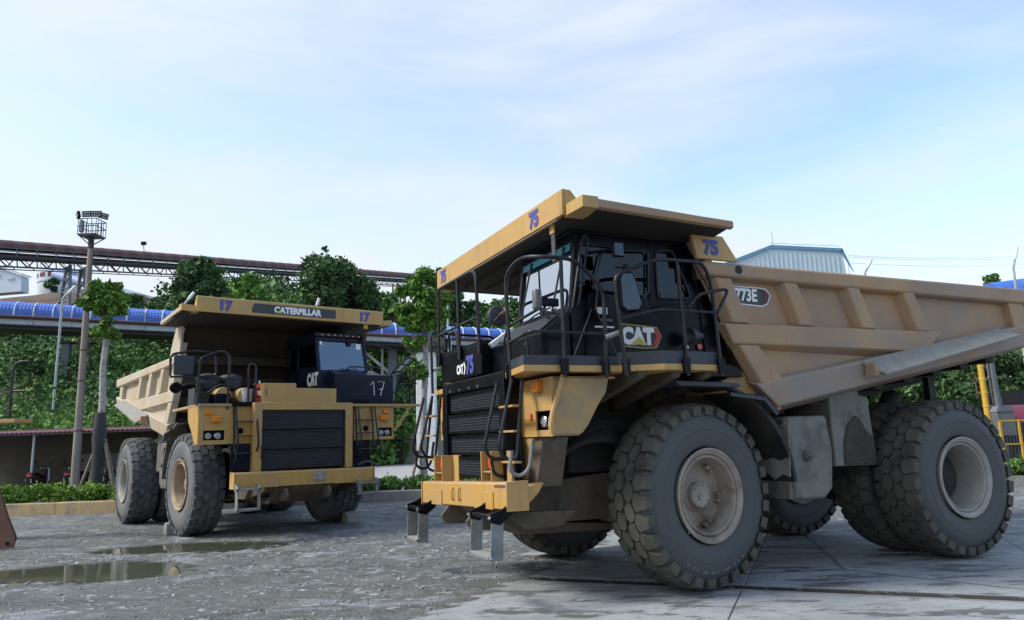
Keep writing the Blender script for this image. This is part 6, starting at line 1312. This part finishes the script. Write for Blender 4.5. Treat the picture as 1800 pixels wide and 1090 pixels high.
        # far left deck stairs and handrails
        rail(t, [(1.9, 2.25, 2.66), (1.9, 2.28, 3.15), (1.9, 2.45, 3.5), (1.9, 2.8, 3.72)], .022, .15, 'deck_railing'); rail(t, [(1.6, 2.8, 2.66), (1.6, 2.82, 3.6), (1.6, 2.5, 3.62), (1.6, 2.25, 3.3)], .022, .12, 'deck_railing')
        rail(t, [(1.95, 2.72, 2.66), (1.98, 2.75, 3.70), (1.95, 2.5, 3.74), (1.92, 2.42, 3.6)], .022, .1, 'deck_railing'); rail(t, [(1.5, 2.35, 2.66), (1.5, 2.35, 3.4), (1.9, 2.4, 3.42)], .02, .1, 'deck_railing'); rail(t, [(1.97, 2.72, 3.25), (1.6, 2.8, 3.25)], .018, 0, 'middle_bar')
        rail(t, [(1.9, 2.3, 3.1), (1.9, 2.8, 3.14)], .02, 0, 'middle_bar'); P('far_mirror', MB().box(1.85, 1.9, 2.32, 2.5, 3.15, 3.36), 'black', .02)
        rail(t, [(1.45, 1.75, 4.0), (1.5, 1.95, 4.05), (1.5, 2.3, 3.98), (1.5, 2.6, 3.95)], .014, .1, 'mirror_arm')
        P('front_hose', MB().tube([(1.98, 1.25, 1.34), (2.0, 1.5, 1.42), (1.98, 1.75, 1.30)], .03, rc=.1), 'rubber_side', 0)
    return t
ta = haul_truck('a', 'nearest dump truck on the right, yellow with black cab and the number 75, side view', (1.367, 10.375, 0), R_(205.149))
tb = haul_truck('b', 'dump truck on the left facing the camera, number 17 on its canopy', (-5.684, 16.943, 0), R_(308.511))

def onb(x, y, z=0, T=(-5.684, 16.943, R_(308.511))):
    c, s = math.cos(T[2]), math.sin(T[2]); return (T[0]+c*x-s*y, T[1]+s*x+c*y, z)
# loose things carried by the left truck
fe = thing('fire_extinguisher', 'red fire extinguisher standing on the deck of the left truck', 'fire extinguisher', onb(1.78, -.86, 2.66), R_(308))
ob('cylinder', MB().lathe([(.01, 0), (.085, 0), (.09, .02), (.09, .34), (.06, .40), (.03, .42), (.01, .42)], 20, 'z'), 'red_paint', fe)
ob('valve', MB().cyl((0, 0, .42), (0, 0, .47), .025, n=10).box(-.02, .02, -.02, .10, .47, .49), 'chrome', fe); ob('hose', MB().tube([(0, 0, .45), (.02, -.1, .42), (.03, -.11, .2)], .012, rc=.05, n=6), 'black', fe)
ob('holder_band', MB().lathe([(.093, .12), (.095, .15), (.093, .15)], 20, 'z').lathe([(.093, .28), (.095, .31), (.093, .31)], 20, 'z'), 'black', fe); ob('label_patch', MB().box(.075, .094, -.04, .04, .17, .26), 'white_print', fe)
bk = thing('bucket', 'white plastic bucket beside the fire extinguisher on the left truck', 'bucket', onb(1.72, -1.09, 2.66), 0)
ob('shell', MB().lathe([(.01, 0), (.10, 0), (.125, .27), (.135, .28), (.135, .30), (.12, .30), (.1, .05), (.01, .04)], 24, 'z'), 'bucket', bk); ob('bail', MB().tube([(-.13, 0, .28), (-.1, .1, .2), (0, .15, .17), (.1, .1, .2), (.13, 0, .28)], .005, n=5), 'chrome', bk)
# wheel chocks
for (x, y), lb in (((.95, -1.78), None), ((1.05, 1.50), None)): pass
def chock(x, y, rz, label, s=1):
    c = ob('wheel_chock', MB().prism([(-.16*s, 0), (.16*s, 0), (.10*s, .24*s), (-.02*s, .26*s), (-.16*s, .16*s)], 'y', -.16*s, .16*s), 'kerb_grey', None, .012, None); c.location = (x, y, .0); c.rotation_euler = (0, 0, rz); tag(c, label, 'wheel chock', 'concrete wheel chocks')
p = onb(-.62, -1.80); chock(p[0], p[1], R_(308), 'concrete chock behind the near front tyre of the left truck')
p = onb(.72, 1.72); chock(p[0], p[1], R_(128), 'stacked concrete chock before the far front tyre of the left truck')

# ---- parts of a third machine at the left edge of the picture
g = thing('loader_blade', 'rusty worn steel blade corner poking in at the left edge', 'blade', (-9.76, 14.6, 0), R_(8))
ob('blade_plate', MB().prism([(-1.6, .04), (.0, .08), (.03, .24), (-.14, .62), (-.34, 1.18), (-1.6, 1.5)], 'y', -.03, .05), 'rust', g, .01)
ob('cutting_edge', MB().prism([(-1.6, .0), (.04, .04), (.03, .22), (-1.6, .18)], 'y', -.06, -.031), 'rust', g, .006); ob('edge_bolt', MB().cyl((-.08, -.09, .13), (-.08, -.06, .13), .03, n=10), 'black', g)
g = thing('machine_platform', 'yellow deck edge with black handrail of a machine cut off at the left edge', 'machine deck', (-10.72, 16.0, 0), 0)
ob('deck_plate', MB().box(-1.6, .03, -.3, .3, 2.48, 2.56), 'yellow', g, .01)
ob('deck_support', MB().box(-1.7, -1.2, -.25, .25, -.05, 2.48), 'machine', g, .02)
for y in (-.2,):
    rail(g, [(-.16, y, 2.5), (-.17, y, 3.62), (-.07, y, 3.80), (.16, y, 3.80)], .027, .1, 'handrail')
    rail(g, [(-.16, y, 3.16), (.14, y, 3.16)], .024, 0, 'middle_bar')
